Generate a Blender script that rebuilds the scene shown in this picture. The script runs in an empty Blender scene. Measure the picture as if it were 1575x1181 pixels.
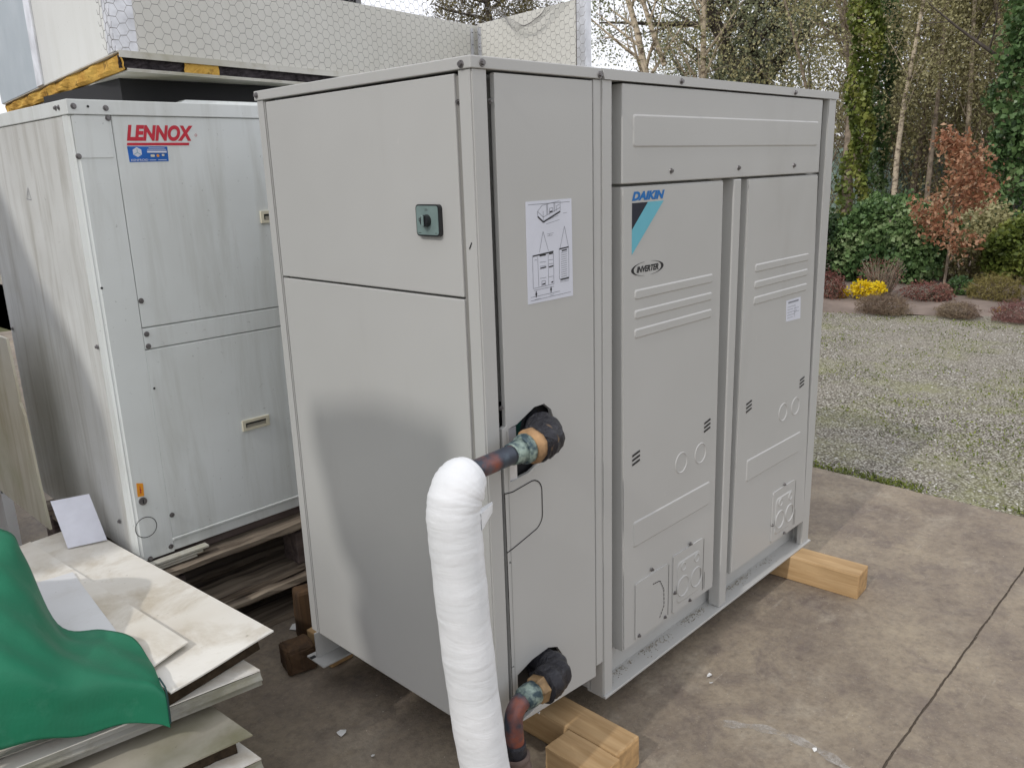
import bpy, bmesh, math, random
import numpy as np
from mathutils import Vector, Matrix
from mathutils.geometry import tessellate_polygon
R = math.radians
random.seed(7)
rng = np.random.default_rng(11)
scene = bpy.context.scene
C = scene.collection

# ------------------------------------------------------------------ camera
cam_d = bpy.data.cameras.new('camera')
cam = bpy.data.objects.new('camera', cam_d); C.objects.link(cam)
cam.location = (-1.1964, -1.2465, 1.4650)
cam.rotation_euler = (1.3144, 0.0317, -0.8087)
cam_d.sensor_width = 36.0
cam_d.lens = 28.84
cam_d.clip_start = 0.05; cam_d.clip_end = 3000
scene.camera = cam

# ------------------------------------------------------------------ sky, sun, exposure
SUN_EL, SUN_AZ = R(40), R(-94)          # azimuth measured from +Y towards +X
w = bpy.data.worlds.new('World'); scene.world = w; w.use_nodes = True
nt = w.node_tree; nt.nodes.clear()
out = nt.nodes.new('ShaderNodeOutputWorld'); bg = nt.nodes.new('ShaderNodeBackground')
sky = nt.nodes.new('ShaderNodeTexSky'); sky.sky_type = 'NISHITA'; sky.sun_disc = False
sky.sun_elevation = SUN_EL; sky.sun_rotation = SUN_AZ; sky.air_density = 1.0; sky.dust_density = 2.5
tc = nt.nodes.new('ShaderNodeTexCoord'); mp = nt.nodes.new('ShaderNodeMapping'); mp.inputs['Scale'].default_value = (1.2, 1.2, 3.5)
nz = nt.nodes.new('ShaderNodeTexNoise'); nz.inputs['Scale'].default_value = 2.2; nz.inputs['Detail'].default_value = 7
rp = nt.nodes.new('ShaderNodeValToRGB'); rp.color_ramp.elements[0].position = .34; rp.color_ramp.elements[0].color = (.82,.82,.82,1)
rp.color_ramp.elements[1].position = .58; rp.color_ramp.elements[1].color = (1,1,1,1)
mx = nt.nodes.new('ShaderNodeMix'); mx.data_type = 'RGBA'; mx.inputs[7].default_value = (10.4, 10.5, 11.1, 1)
L = nt.links.new
L(tc.outputs['Generated'], mp.inputs['Vector']); L(mp.outputs[0], nz.inputs['Vector']); L(nz.outputs['Fac'], rp.inputs['Fac'])
L(rp.outputs['Color'], mx.inputs[0]); L(sky.outputs[0], mx.inputs[6]); L(mx.outputs[2], bg.inputs['Color'])
bg.inputs['Strength'].default_value = 0.10
L(bg.outputs[0], out.inputs['Surface'])
sd = bpy.data.lights.new('sun', 'SUN'); sd.energy = 1.25; sd.angle = R(1.3); sd.color = (1, .96, .91)
sun = bpy.data.objects.new('sun', sd); C.objects.link(sun)
dv = Vector((math.sin(SUN_AZ)*math.cos(SUN_EL), math.cos(SUN_AZ)*math.cos(SUN_EL), math.sin(SUN_EL)))
sun.rotation_euler = dv.to_track_quat('Z', 'Y').to_euler(); sun.location = (-6, 0, 9)
scene.view_settings.view_transform = 'Standard'; scene.view_settings.look = 'None'
scene.view_settings.exposure = 0.15; scene.view_settings.gamma = 1.0
scene.cycles.max_bounces = 6

GZ = -0.095      # the concrete's surface

# ------------------------------------------------------------------ helpers
def tag(o, label=None, cat=None, group=None, kind=None):
    if label: o['label'] = label
    if cat: o['category'] = cat
    if group: o['group'] = group
    if kind: o['kind'] = kind
    return o
def thing(name, loc, label, cat, group=None, rz=0):
    o = bpy.data.objects.new(name, None); C.objects.link(o); o.location = loc; o.rotation_euler = (0, 0, rz)
    o.empty_display_size = .1
    return tag(o, label, cat, group)
def obj(name, bm, m, parent=None, world=True, smooth=False):
    me = bpy.data.meshes.new(name)
    if isinstance(bm, bmesh.types.BMesh):
        bm.normal_update(); bm.to_mesh(me); bm.free()
    else: me = bm
    if smooth:
        for p in me.polygons: p.use_smooth = True
    o = bpy.data.objects.new(name, me); C.objects.link(o)
    if m:
        for q in (m if isinstance(m, (list, tuple)) else [m]): me.materials.append(q)
    if parent is not None:
        o.parent = parent
        if world:
            M = Matrix.Translation(parent.location) @ parent.rotation_euler.to_matrix().to_4x4()
            if parent.parent: M = Matrix.Translation(parent.parent.location) @ M
            me.transform(M.inverted())
    return o
def nb(): return bmesh.new()
def bx(bm, x0, x1, y0, y1, z0, z1, bev=0, seg=1, M=None):
    r = bmesh.ops.create_cube(bm, size=1)
    vs = r['verts']
    for v in vs:
        v.co = Vector(((x0+x1)/2+v.co.x*(x1-x0), (y0+y1)/2+v.co.y*(y1-y0), (z0+z1)/2+v.co.z*(z1-z0)))
        if M: v.co = M @ v.co
    if bev:
        es = list({e for v in vs for e in v.link_edges})
        bmesh.ops.bevel(bm, geom=es, offset=bev, segments=seg, affect='EDGES', profile=.5)
def hexa(bm, P):     # 8 corners: bottom ring of four, top ring of four
    v = [bm.verts.new(p) for p in P]
    for f in ((3,2,1,0),(4,5,6,7),(0,1,5,4),(1,2,6,5),(2,3,7,6),(3,0,4,7)): bm.faces.new([v[i] for i in f])
    return v
def prism(bm, poly, a, b, axis='y', holes=()):   # plate with outline poly (u,v), from depth a to depth b along axis
    def P(u, v, d): return (u, d, v) if axis == 'y' else ((d, u, v) if axis == 'x' else (u, v, d))
    loops = [poly] + list(holes)
    flat = [p for l in loops for p in l]
    tris = tessellate_polygon([[Vector((p[0], p[1], 0)) for p in l] for l in loops])
    va = [bm.verts.new(P(p[0], p[1], a)) for p in flat]; vb = [bm.verts.new(P(p[0], p[1], b)) for p in flat]
    for t in tris:
        try: bm.faces.new([va[i] for i in t]); bm.faces.new([vb[i] for i in reversed(t)])
        except ValueError: pass
    k = 0
    for l in loops:
        n = len(l)
        for i in range(n):
            try: bm.faces.new((va[k+i], va[k+(i+1) % n], vb[k+(i+1) % n], vb[k+i]))
            except ValueError: pass
        k += n
    bmesh.ops.recalc_face_normals(bm, faces=bm.faces[:])
def rrect(u0, u1, v0, v1, r, n=5):
    pts = []
    for cx, cy, a0 in ((u1-r, v1-r, 0), (u0+r, v1-r, 90), (u0+r, v0+r, 180), (u1-r, v0+r, 270)):
        for i in range(n+1):
            a = R(a0+90*i/n); pts.append((cx+r*math.cos(a), cy+r*math.sin(a)))
    return pts
def disc(cu, cv, r, n=20): return [(cu+r*math.cos(2*math.pi*i/n), cv+r*math.sin(2*math.pi*i/n)) for i in range(n)]
def boss(bm, poly, y, h, inset):    # raised embossing on a plate facing -Y
    cu = sum(p[0] for p in poly)/len(poly); cv = sum(p[1] for p in poly)/len(poly)
    hu = max(abs(p[0]-cu) for p in poly); hv = max(abs(p[1]-cv) for p in poly)
    top = [(cu+(p[0]-cu)*(1-inset/hu), cv+(p[1]-cv)*(1-inset/hv)) for p in poly]
    a = [bm.verts.new((p[0], y+.0003, p[1])) for p in poly]; b = [bm.verts.new((p[0], y-h, p[1])) for p in top]
    n = len(poly); bm.faces.new(b)
    for i in range(n): bm.faces.new((a[i], a[(i+1) % n], b[(i+1) % n], b[i]))
    bmesh.ops.recalc_face_normals(bm, faces=bm.faces[:])
def ring(bm, cu, cv, r, wd, y, h, n=28):
    o = [[], [], []]
    for i in range(n):
        a = 2*math.pi*i/n; c, s = math.cos(a), math.sin(a)
        for k, (rr, yy) in enumerate(((r+wd/2, y+.0003), (r, y-h), (r-wd/2, y+.0003))):
            o[k].append(bm.verts.new((cu+rr*c, yy, cv+rr*s)))
    for i in range(n):
        j = (i+1) % n
        for k in (0, 1): bm.faces.new((o[k][i], o[k][j], o[k+1][j], o[k+1][i]))
    bmesh.ops.recalc_face_normals(bm, faces=bm.faces[:])
def sweep(bm, pts, rad, n=20, wob=0, cap=True, seed=0):
    rr = random.Random(seed)
    pts = [Vector(p) for p in pts]; rings = []
    t0 = (pts[1]-pts[0]).normalized(); nrm = t0.orthogonal().normalized()
    for i, p in enumerate(pts):
        t = ((pts[min(i+1, len(pts)-1)]-pts[max(i-1, 0)])).normalized()
        nrm = (nrm - t*nrm.dot(t)).normalized(); bn = t.cross(nrm)
        r = rad[i] if isinstance(rad, (list, tuple)) else rad
        rings.append([bm.verts.new(p+(nrm*math.cos(2*math.pi*k/n)+bn*math.sin(2*math.pi*k/n))*(r*(1+wob*(rr.random()-.5)))) for k in range(n)])
    for a, b in zip(rings, rings[1:]):
        for k in range(n): bm.faces.new((a[k], a[(k+1) % n], b[(k+1) % n], b[k]))
    if cap: bm.faces.new(rings[0][::-1]); bm.faces.new(rings[-1])
    bmesh.ops.recalc_face_normals(bm, faces=bm.faces[:])
def bez(P, n=12):     # Catmull-Rom through the points
    P = [Vector(p) for p in P]; P = [P[0]*2-P[1]] + P + [P[-1]*2-P[-2]]; o = []
    for i in range(1, len(P)-2):
        for k in range(n):
            t = k/n; a, b, c, d = P[i-1], P[i], P[i+1], P[i+2]
            o.append(.5*((2*b)+(c-a)*t+(2*a-5*b+4*c-d)*t*t+(3*b-a-3*c+d)*t**3))
    o.append(P[-2]); return o
def nmesh(name, V, F):
    V = np.asarray(V, dtype=np.float32); F = np.asarray(F, dtype=np.int32); k = F.shape[1]
    me = bpy.data.meshes.new(name); me.vertices.add(len(V)); me.vertices.foreach_set('co', V.ravel())
    me.loops.add(F.size); me.loops.foreach_set('vertex_index', F.ravel()); me.polygons.add(len(F))
    me.polygons.foreach_set('loop_start', np.arange(0, F.size, k, dtype=np.int32)); me.update(calc_edges=True); me.validate()
    return me
def segs_mesh(name, S, n=4):     # S: rows p0(3) p1(3) r0 r1
    S = np.asarray(S, dtype=np.float64); p0, p1, r0, r1 = S[:, :3], S[:, 3:6], S[:, 6], S[:, 7]
    d = p1-p0; d /= np.maximum(np.linalg.norm(d, axis=1, keepdims=True), 1e-9)
    ref = np.where(np.abs(d[:, 2:3]) < .9, [[0, 0, 1.]], [[1., 0, 0]]); a = np.cross(d, ref); a /= np.linalg.norm(a, axis=1, keepdims=True); b = np.cross(d, a)
    V = []
    for k in range(n):
        c, s = math.cos(2*math.pi*k/n), math.sin(2*math.pi*k/n); o = a*c+b*s
        V.append(p0+o*r0[:, None]); V.append(p1+o*r1[:, None])
    V = np.stack(V, 1); N = len(S); base = (np.arange(N)*2*n)[:, None]
    F = [np.concatenate([base+2*k, base+2*((k+1) % n), base+2*((k+1) % n)+1, base+2*k+1], 1) for k in range(n)]
    return nmesh(name, V.reshape(-1, 3), np.concatenate(F))
def leaf_mesh(name, P, size, asp=.6, rv=None, up=0.0, droop=0.0):
    P = np.asarray(P, dtype=np.float64); N = len(P)
    a = rng.normal(size=(N, 3)); a[:, 2] -= droop; a /= np.linalg.norm(a, axis=1, keepdims=True)
    q = rng.normal(size=(N, 3)); q[:, 2] += up; b = np.cross(a, q); b /= np.linalg.norm(b, axis=1, keepdims=True)
    s = (size*rng.uniform(.6, 1.3, N))[:, None]
    c = np.cross(a, b)*s*.18
    V = np.stack([P-a*s*.5, P+b*s*asp*.5+c, P+a*s*.5, P-b*s*asp*.5+c], 1)
    me = nmesh(name, V.reshape(-1, 3), np.arange(N*4).reshape(N, 4))
    at = me.attributes.new('rnd', 'FLOAT', 'FACE')
    r = rng.random(N) if rv is None else np.clip(.65*np.asarray(rv)+.35*rng.random(N), 0, 1)
    if len(at.data) == N: at.data.foreach_set('value', r.astype(np.float32))
    return me

# ------------------------------------------------------------------ materials
def lin(*c): return tuple(((v/255)/12.92 if v/255 <= .04045 else ((v/255+.055)/1.055)**2.4) for v in c)+(1,)
class N:
    def __init__(s, name):
        s.m = bpy.data.materials.new(name); s.m.use_nodes = True; s.t = s.m.node_tree; s.b = s.t.nodes['Principled BSDF']; s.tc = s.n('ShaderNodeTexCoord')
    def n(s, t, **k):
        x = s.t.nodes.new(t)
        for a, v in k.items(): setattr(x, a, v)
        return x
    def l(s, a, b): s.t.links.new(a, b)
    def noise(s, scale, stretch=(1, 1, 1), detail=5, rough=.55, dist=0, off=0):
        m = s.n('ShaderNodeMapping'); m.inputs['Scale'].default_value = stretch; m.inputs['Location'].default_value = (off, off*.7, off*.3)
        x = s.n('ShaderNodeTexNoise'); x.inputs['Scale'].default_value = scale; x.inputs['Detail'].default_value = detail
        x.inputs['Roughness'].default_value = rough; x.inputs['Distortion'].default_value = dist
        s.l(s.tc.outputs['Object'], m.inputs['Vector']); s.l(m.outputs[0], x.inputs['Vector']); return x.outputs['Fac']
    def ramp(s, f, lo, hi, a=0., b=1.):
        r = s.n('ShaderNodeMapRange'); r.inputs[1].default_value = lo; r.inputs[2].default_value = hi; r.inputs[3].default_value = a; r.inputs[4].default_value = b
        s.l(f, r.inputs[0]); return r.outputs[0]
    def mix(s, f, a, b, mode='MIX'):
        x = s.n('ShaderNodeMix', data_type='RGBA', blend_type=mode)
        for v, i in ((f, 0), (a, 6), (b, 7)):
            if isinstance(v, (tuple, list, float, int)): x.inputs[i].default_value = v
            else: s.l(v, x.inputs[i])
        return x.outputs[2]
    def math(s, op, a, b=0.):
        x = s.n('ShaderNodeMath', operation=op)
        for v, i in ((a, 0), (b, 1)):
            if isinstance(v, (int, float)): x.inputs[i].default_value = v
            else: s.l(v, x.inputs[i])
        return x.outputs[0]
    def bump(s, f, st=.3, dist=.01):
        b = s.n('ShaderNodeBump'); b.inputs['Strength'].default_value = st; b.inputs['Distance'].default_value = dist
        s.l(f, b.inputs['Height']); s.l(b.outputs[0], s.b.inputs['Normal'])
    def fin(s, col, rough=.5, metal=0, spec=.5):
        if isinstance(col, tuple): s.b.inputs['Base Color'].default_value = col
        else: s.l(col, s.b.inputs['Base Color'])
        if isinstance(rough, (int, float)): s.b.inputs['Roughness'].default_value = rough
        else: s.l(rough, s.b.inputs['Roughness'])
        s.b.inputs['Metallic'].default_value = metal; s.b.inputs['Specular IOR Level'].default_value = spec
        return s.m
def simple(name, col, rough=.5, metal=0, var=.12, scale=8, bump=0, bscale=80, spec=.5):
    n = N(name); f = n.ramp(n.noise(scale), .3, .7)
    d = tuple(c*(1-var) for c in col[:3])+(1,); u = tuple(min(1, c*(1+var)) for c in col[:3])+(1,)
    if bump: n.bump(n.noise(bscale, off=3), bump, .003)
    return n.fin(n.mix(f, d, u), rough, metal, spec)
def m_paint():
    n = N('beige_paint'); c = n.mix(n.ramp(n.noise(2.2, detail=3), .3, .7), (.440, .441, .425, 1), (.462, .463, .447, 1))
    sp = n.ramp(n.noise(55, (1, 1, .35), 4), .70, .80); c = n.mix(n.math('MULTIPLY', sp, .35), c, (.56, .55, .52, 1))
    ds = n.ramp(n.noise(6, (1, 1, .3), 6, off=5), .6, .85); c = n.mix(n.math('MULTIPLY', ds, .22), c, (.27, .26, .235, 1))
    n.bump(n.noise(3.0, detail=2), .12, .006)
    r = n.ramp(n.noise(9, detail=4), .3, .7, .30, .42); return n.fin(c, r)
def m_old(name, base, streak, st=.8, green=None, vert=True, sc=9, spots=True):
    n = N(name)
    f = n.ramp(n.noise(sc, (1.6, 1.6, .16) if vert else (1, 1, 1), 7, .65, .4), .48, .78)
    c = n.mix(n.math('MULTIPLY', f, st), base, streak)
    f2 = n.ramp(n.noise(2.0, detail=4, off=9), .4, .75); c = n.mix(n.math('MULTIPLY', f2, st*.55), c, streak)
    if green: c = n.mix(n.math('MULTIPLY', n.ramp(n.noise(3.5, detail=6, off=21), .5, .75), .8), c, green)
    if spots: c = n.mix(n.math('MULTIPLY', n.ramp(n.noise(70, detail=3, off=4), .69, .77), .4), c, tuple(q*.4 for q in streak[:3])+(1,))
    n.bump(n.noise(35, detail=4), .08, .004)
    return n.fin(c, n.ramp(n.noise(8, detail=3), .3, .7, .45, .7))
def m_wood(name, a, b, axis=1, sc=14, rough=.75, bump=.4):
    n = N(name); st = [1.0, 1.0, 1.0]; st[axis] = .06
    f = n.noise(sc*3, tuple(st), 6, .6, .6); g = n.noise(sc*.5, tuple(v if v == 1 else .3 for v in st), 4, off=4)
    c = n.mix(n.ramp(f, .35, .68), a, b); c = n.mix(n.math('MULTIPLY', n.ramp(g, .45, .75), .5), c, tuple(q*.45 for q in b[:3])+(1,))
    n.bump(f, bump, .004); return n.fin(c, rough, 0, .25)
M = {}
M['paint'] = m_paint()
M['dark'] = simple('dark_inside', (.012, .012, .014, 1), .7)
M['bolt'] = simple('zinc_bolt', (.20, .19, .19, 1), .42, .75, .25, 60)
M['lennox'] = m_old('weathered_white_paint', (.70, .73, .72, 1), (.40, .40, .35, 1), .5)
M['lennox_side'] = m_old('streaked_white_paint', (.64, .65, .63, 1), (.27, .25, .20, 1), .75)
M['sheet'] = m_old('dirty_white_sheet', (.82, .80, .74, 1), (.36, .28, .16, 1), .9, None, False, 5)
M['sheet_white'] = m_old('white_sheet', (.70, .71, .72, 1), (.45, .43, .38, 1), .4, None, False, 6)
M['sheet_mould'] = m_old('mouldy_sheet', (.44, .41, .34, 1), (.17, .14, .08, 1), .9, (.16, .16, .07, 1), False, 4)
M['sheet_lean'] = m_old('stained_board', (.53, .50, .41, 1), (.26, .21, .10, 1), .9, (.34, .33, .20, 1))
M['rim'] = m_old('sheet_rim', (.60, .59, .54, 1), (.30, .27, .18, 1), .8, (.30, .29, .15, 1), False, 12)
M['foam_dark'] = simple('rotten_foam', (.045, .033, .022, 1), .95, 0, .5, 30, .8, 60, .1)
M['panel'] = m_old('cream_cladding', (.70, .69, .64, 1), (.56, .55, .49, 1), .35)
M['panel_white'] = m_old('white_cladding', (.74, .75, .72, 1), (.60, .60, .55, 1), .35)
M['panel_blue'] = m_old('pale_blue_cladding', (.46, .52, .56, 1), (.40, .46, .50, 1), .3)
M['alu'] = simple('bright_aluminium', (.72, .73, .76, 1), .38, .55, .2, 14)
M['wood'] = m_wood('new_timber', (.56, .385, .205, 1), (.40, .25, .115, 1), 1)
M['wood_end'] = simple('timber_end_grain', (.45, .28, .125, 1), .8, 0, .3, 35, .4, 60)
M['wood_old'] = m_wood('wet_old_timber', (.13, .075, .038, 1), (.05, .032, .02, 1), 2, 9)
M['wood_grey'] = m_wood('weathered_pallet_wood', (.36, .30, .23, 1), (.075, .055, .042, 1), 0, 9)
M['wood_block'] = m_wood('pallet_block_wood', (.20, .155, .14, 1), (.06, .048, .046, 1), 0, 8)
M['black'] = simple('black_print', (.012, .012, .014, 1), .5)
M['navy'] = simple('navy_vinyl', (.010, .013, .028, 1), .35)
M['paper'] = simple('white_paper', (.62, .64, .71, 1), .45, 0, .04)
M['grey_print'] = simple('grey_print', (.22, .23, .26, 1), .5)
M['daikin'] = simple('blue_vinyl', (.0, .135, .42, 1), .4, 0, .05)
M['cyan'] = simple('light_blue_vinyl', (.13, .43, .53, 1), .35, 0, .05)
M['red'] = simple('red_vinyl', (.52, .02, .04, 1), .4, 0, .1, 30)
M['sticker'] = simple('blue_sticker', (.015, .12, .44, 1), .35, 0, .2, 25)
M['orange'] = simple('orange_sticker', (.75, .30, .02, 1), .5)
M['cream'] = simple('cream_plastic', (.62, .58, .45, 1), .45, 0, .1)
M['teal'] = simple('grey_teal_plate', (.17, .235, .225, 1), .38, 0, .1, 40)
M['plastic'] = simple('black_plastic', (.016, .017, .019, 1), .35)
def m_foam():
    n = N('yellow_foam'); c = n.mix(n.ramp(n.noise(9, detail=6), .35, .7), (.66, .42, .10, 1), (.45, .24, .05, 1))
    c = n.mix(n.ramp(n.noise(16, detail=6, off=4), .62, .72), c, (.05, .035, .025, 1)); n.bump(n.noise(50, detail=6), .7, .01)
    return n.fin(c, .9, 0, .1)
M['foam'] = m_foam()
M['foam_grey'] = simple('weathered_dark_foam', (.055, .048, .052, 1), .95, 0, .5, 40, 1, 90, .1)
def m_tarp():
    n = N('green_tarpaulin'); c = n.mix(n.ramp(n.noise(5, detail=6), .3, .7), (.008, .19, .095, 1), (.013, .145, .075, 1))
    c = n.mix(n.math('MULTIPLY', n.ramp(n.noise(14, (1, .3, 1), 6, .7, off=2), .55, .8), .35), c, (.10, .30, .20, 1))
    a = n.n('ShaderNodeTexWave', wave_type='BANDS', bands_direction='X'); b = n.n('ShaderNodeTexWave', wave_type='BANDS', bands_direction='Y')
    for q in (a, b): q.inputs['Scale'].default_value = 170; n.l(n.tc.outputs['Object'], q.inputs['Vector'])
    f = n.math('ADD', a.outputs['Fac'], b.outputs['Fac']); c = n.mix(n.ramp(f, 0, 2, 0, .12), c, (.03, .26, .15, 1)); n.bump(n.noise(40, detail=6), .35, .004)
    return n.fin(c, .55, 0, .4)
M['tarp'] = m_tarp()
M['tarp_hem'] = simple('dark_hem', (.012, .05, .05, 1), .5)
def m_lag():
    n = N('white_lagging'); c = n.mix(n.ramp(n.noise(7, detail=6), .3, .75), (.80, .81, .82, 1), (.66, .68, .69, 1))
    c = n.mix(n.ramp(n.noise(45, detail=3, off=3), .70, .78, 0, .5), c, (.45, .45, .42, 1))
    n.bump(n.math('ADD', n.noise(7, (1, 1, 4), 4, .5, .6), n.math('MULTIPLY', n.noise(34, detail=5), .30)), .6, .006); return n.fin(c, .75, 0, .25)
M['lag'] = m_lag()
def m_copper():
    n = N('tarnished_copper'); c = n.mix(n.ramp(n.noise(14, detail=5), .42, .6), (.05, .06, .08, 1), (.27, .085, .055, 1))
    c = n.mix(n.ramp(n.noise(22, detail=5, off=7), .54, .7, 0, .8), c, (.10, .13, .16, 1)); return n.fin(c, .42, .35)
M['copper'] = m_copper()
def m_verd():
    n = N('verdigris_joint'); c = n.mix(n.ramp(n.noise(40, detail=5), .42, .6), (.04, .07, .085, 1), (.30, .38, .33, 1)); n.bump(n.noise(90), .5, .003); return n.fin(c, .55, .3)
M['verd'] = m_verd()
def m_wrap():
    n = N('black_rubber_wrap'); f = n.noise(16, (1, 2.5, 1), 5, .6, 1.5); c = n.mix(n.ramp(f, .3, .7), (.010, .010, .014, 1), (.030, .030, .038, 1))
    c = n.mix(n.ramp(n.noise(13, detail=5, off=6, dist=1), .66, .69, 0, .8), c, (.30, .19, .10, 1)); n.bump(f, 1, .012); return n.fin(c, .40, 0, .4)
M['brass'] = simple('dull_brass', (.27, .175, .085, 1), .5, .3, .5, 30, .5)
M['wrap'] = m_wrap()
M['wrap_brown'] = simple('brown_foam_lagging', (.12, .085, .07, 1), .85, 0, .5, 18, .8, 40)
def m_concrete():
    n = N('stained_concrete')
    c = n.mix(n.ramp(n.noise(2.3, detail=9, rough=.72), .38, .64), (.345, .285, .205, 1), (.175, .138, .108, 1))
    c = n.mix(n.ramp(n.noise(5.0, detail=9, rough=.75, dist=.5, off=11), .50, .68, 0, .7), c, (.115, .088, .085, 1))
    c = n.mix(n.ramp(n.noise(3.4, detail=9, rough=.75, off=31), .54, .70, 0, .75), c, (.42, .37, .29, 1))
    c = n.mix(n.ramp(n.noise(55, detail=4, off=8), .4, .75, 0, .35), c, (.10, .085, .075, 1))
    c = n.mix(n.ramp(n.noise(120, detail=2, off=2), .66, .76, 0, .5), c, (.42, .39, .34, 1))
    v1 = n.n('ShaderNodeMapping'); v1.inputs['Rotation'].default_value = (0, 0, .5); v1.inputs['Scale'].default_value = (1, 14, 1); n.l(n.tc.outputs['Object'], v1.inputs['Vector'])
    for sc_, th_, cc in ((3.5, .63, (.44, .40, .34, 1)), (6, .66, (.10, .085, .08, 1))):
        x = n.n('ShaderNodeTexNoise'); x.inputs['Scale'].default_value = sc_; x.inputs['Detail'].default_value = 8; x.inputs['Roughness'].default_value = .7; n.l(v1.outputs[0], x.inputs['Vector'])
        c = n.mix(n.ramp(x.outputs['Fac'], th_, th_+.08, 0, .45), c, cc)
    # shade painted into the concrete round the pallets and the left of the unit
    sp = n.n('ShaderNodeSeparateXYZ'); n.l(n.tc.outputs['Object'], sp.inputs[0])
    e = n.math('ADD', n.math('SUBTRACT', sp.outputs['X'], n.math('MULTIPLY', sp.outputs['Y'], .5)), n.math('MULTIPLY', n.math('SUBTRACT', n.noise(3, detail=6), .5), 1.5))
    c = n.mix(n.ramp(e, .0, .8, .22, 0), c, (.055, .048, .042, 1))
    c = n.mix(n.ramp(n.noise(26, detail=7, rough=.8, off=17), .38, .66, 0, .30), c, (.37, .32, .25, 1)); c = n.mix(n.ramp(n.noise(33, detail=7, rough=.8, off=27), .50, .72, 0, .45), c, (.10, .08, .065, 1))
    n.bump(n.math('ADD', n.noise(60, detail=7, rough=.7), n.math('MULTIPLY', n.noise(9, detail=4), .5)), .6, .007)
    return n.fin(c, n.ramp(n.noise(4, detail=5), .3, .7, .55, .85), 0, .35)
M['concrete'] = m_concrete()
def m_gravel():
    n = N('gravel'); v = n.n('ShaderNodeTexVoronoi'); v.inputs['Scale'].default_value = 75; n.l(n.tc.outputs['Object'], v.inputs['Vector'])
    rgb = n.n('ShaderNodeSeparateColor'); n.l(v.outputs['Color'], rgb.inputs[0])
    c = n.mix(rgb.outputs[0], (.27, .25, .21, 1), (.60, .575, .50, 1)); c = n.mix(n.ramp(v.outputs['Distance'], .3, .62), c, (.13, .115, .09, 1))
    c = n.mix(n.ramp(n.noise(1.1, detail=7, rough=.7), .50, .68, 0, .62), c, (.25, .26, .10, 1))
    c = n.mix(n.ramp(n.noise(.7, detail=6, off=14), .45, .7, 0, .5), c, (.33, .30, .255, 1))
    n.bump(v.outputs['Distance'], .8, .012); return n.fin(c, .9, 0, .2)
M['gravel'] = m_gravel()
M['soil'] = simple('bed_soil', (.21, .17, .145, 1), .95, 0, .25, 4, .7, 30, .1)
M['earth'] = simple('leafy_earth', (.10, .10, .05, 1), .95, 0, .4, 2, .7, 20, .1)
def m_leaf(name, cols, rough=.5, trans=.25):
    n = N(name); a = n.n('ShaderNodeAttribute', attribute_name='rnd'); r = n.n('ShaderNodeValToRGB'); n.l(a.outputs['Fac'], r.inputs['Fac'])
    el = r.color_ramp.elements
    while len(el) < len(cols): el.new(.5)
    for i, c in enumerate(cols): el[i].position = i/(len(cols)-1); el[i].color = c+(1,)
    n.fin(r.outputs['Color'], rough, 0, .35)
    tr = n.n('ShaderNodeBsdfTranslucent'); n.l(r.outputs['Color'], tr.inputs['Color']); ms = n.n('ShaderNodeMixShader'); ms.inputs[0].default_value = trans
    o = n.t.nodes['Material Output']; n.l(n.b.outputs[0], ms.inputs[1]); n.l(tr.outputs[0], ms.inputs[2]); n.l(ms.outputs[0], o.inputs['Surface']); return n.m
M['lf_ivy'] = m_leaf('ivy_leaves', [(.03, .055, .022), (.075, .14, .05), (.17, .27, .10), (.40, .48, .26)], .35)
M['lf_ivyy'] = m_leaf('yellow_green_ivy_leaves', [(.04, .06, .015), (.11, .15, .03), (.22, .26, .06), (.36, .36, .10)], .4)
M['lf_beech'] = m_leaf('copper_beech_leaves', [(.20, .08, .045), (.36, .16, .085), (.48, .27, .16), (.66, .50, .33)], .5, .35)
M['lf_olive'] = m_leaf('olive_leaves', [(.16, .15, .07), (.32, .295, .14), (.45, .42, .22), (.58, .54, .34)], .6, .35)
M['lf_grey'] = m_leaf('grey_green_leaves', [(.14, .15, .09), (.27, .29, .17), (.38, .41, .25), (.50, .52, .36)], .6, .4)
M['lf_conif'] = m_leaf('brown_green_needles', [(.07, .055, .03), (.15, .12, .05), (.22, .19, .08), (.30, .27, .14)], .6, .3)
M['lf_dark'] = m_leaf('dark_evergreen_leaves', [(.012, .022, .012), (.025, .05, .022), (.05, .09, .035), (.11, .16, .07)], .4)
M['lf_yellow'] = m_leaf('yellow_flowers', [(.55, .38, .0), (.80, .60, .01), (.9, .75, .05)], .6, .3)
M['lf_red'] = m_leaf('red_brown_leaves', [(.08, .03, .025), (.17, .06, .05), (.27, .13, .10), (.33, .22, .15)], .6)
M['lf_heath'] = m_leaf('heather_sprigs', [(.09, .06, .045), (.17, .115, .085), (.24, .18, .12), (.30, .25, .17)], .8)
M['lf_heathp'] = m_leaf('pink_heather_sprigs', [(.10, .05, .045), (.21, .10, .09), (.30, .16, .14), (.33, .22, .17)], .8)
M['lf_ol2'] = m_leaf('olive_broom_sprigs', [(.10, .08, .03), (.20, .165, .05), (.30, .26, .10)], .7)
M['moss'] = m_leaf('moss_blades', [(.06, .08, .01), (.15, .19, .03), (.27, .30, .06)], .7)
M['bark'] = simple('grey_brown_bark', (.24, .195, .15, 1), .9, 0, .4, 12, .8, 40, .1)
M['bark_dark'] = simple('dark_bark', (.10, .085, .075, 1), .9, 0, .4, 12, .8, 40, .1)
def m_birch():
    n = N('birch_bark'); c = n.mix(n.ramp(n.noise(5, (1, 1, 2.2), 6, .7), .5, .62), (.52, .44, .33, 1), (.10, .075, .055, 1)); return n.fin(c, .8, 0, .2)
M['birch'] = m_birch()
M['stone'] = m_leaf('pebbles', [(.18, .165, .13), (.34, .32, .27), (.52, .50, .45), (.68, .67, .64)], .85, 0)
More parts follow.
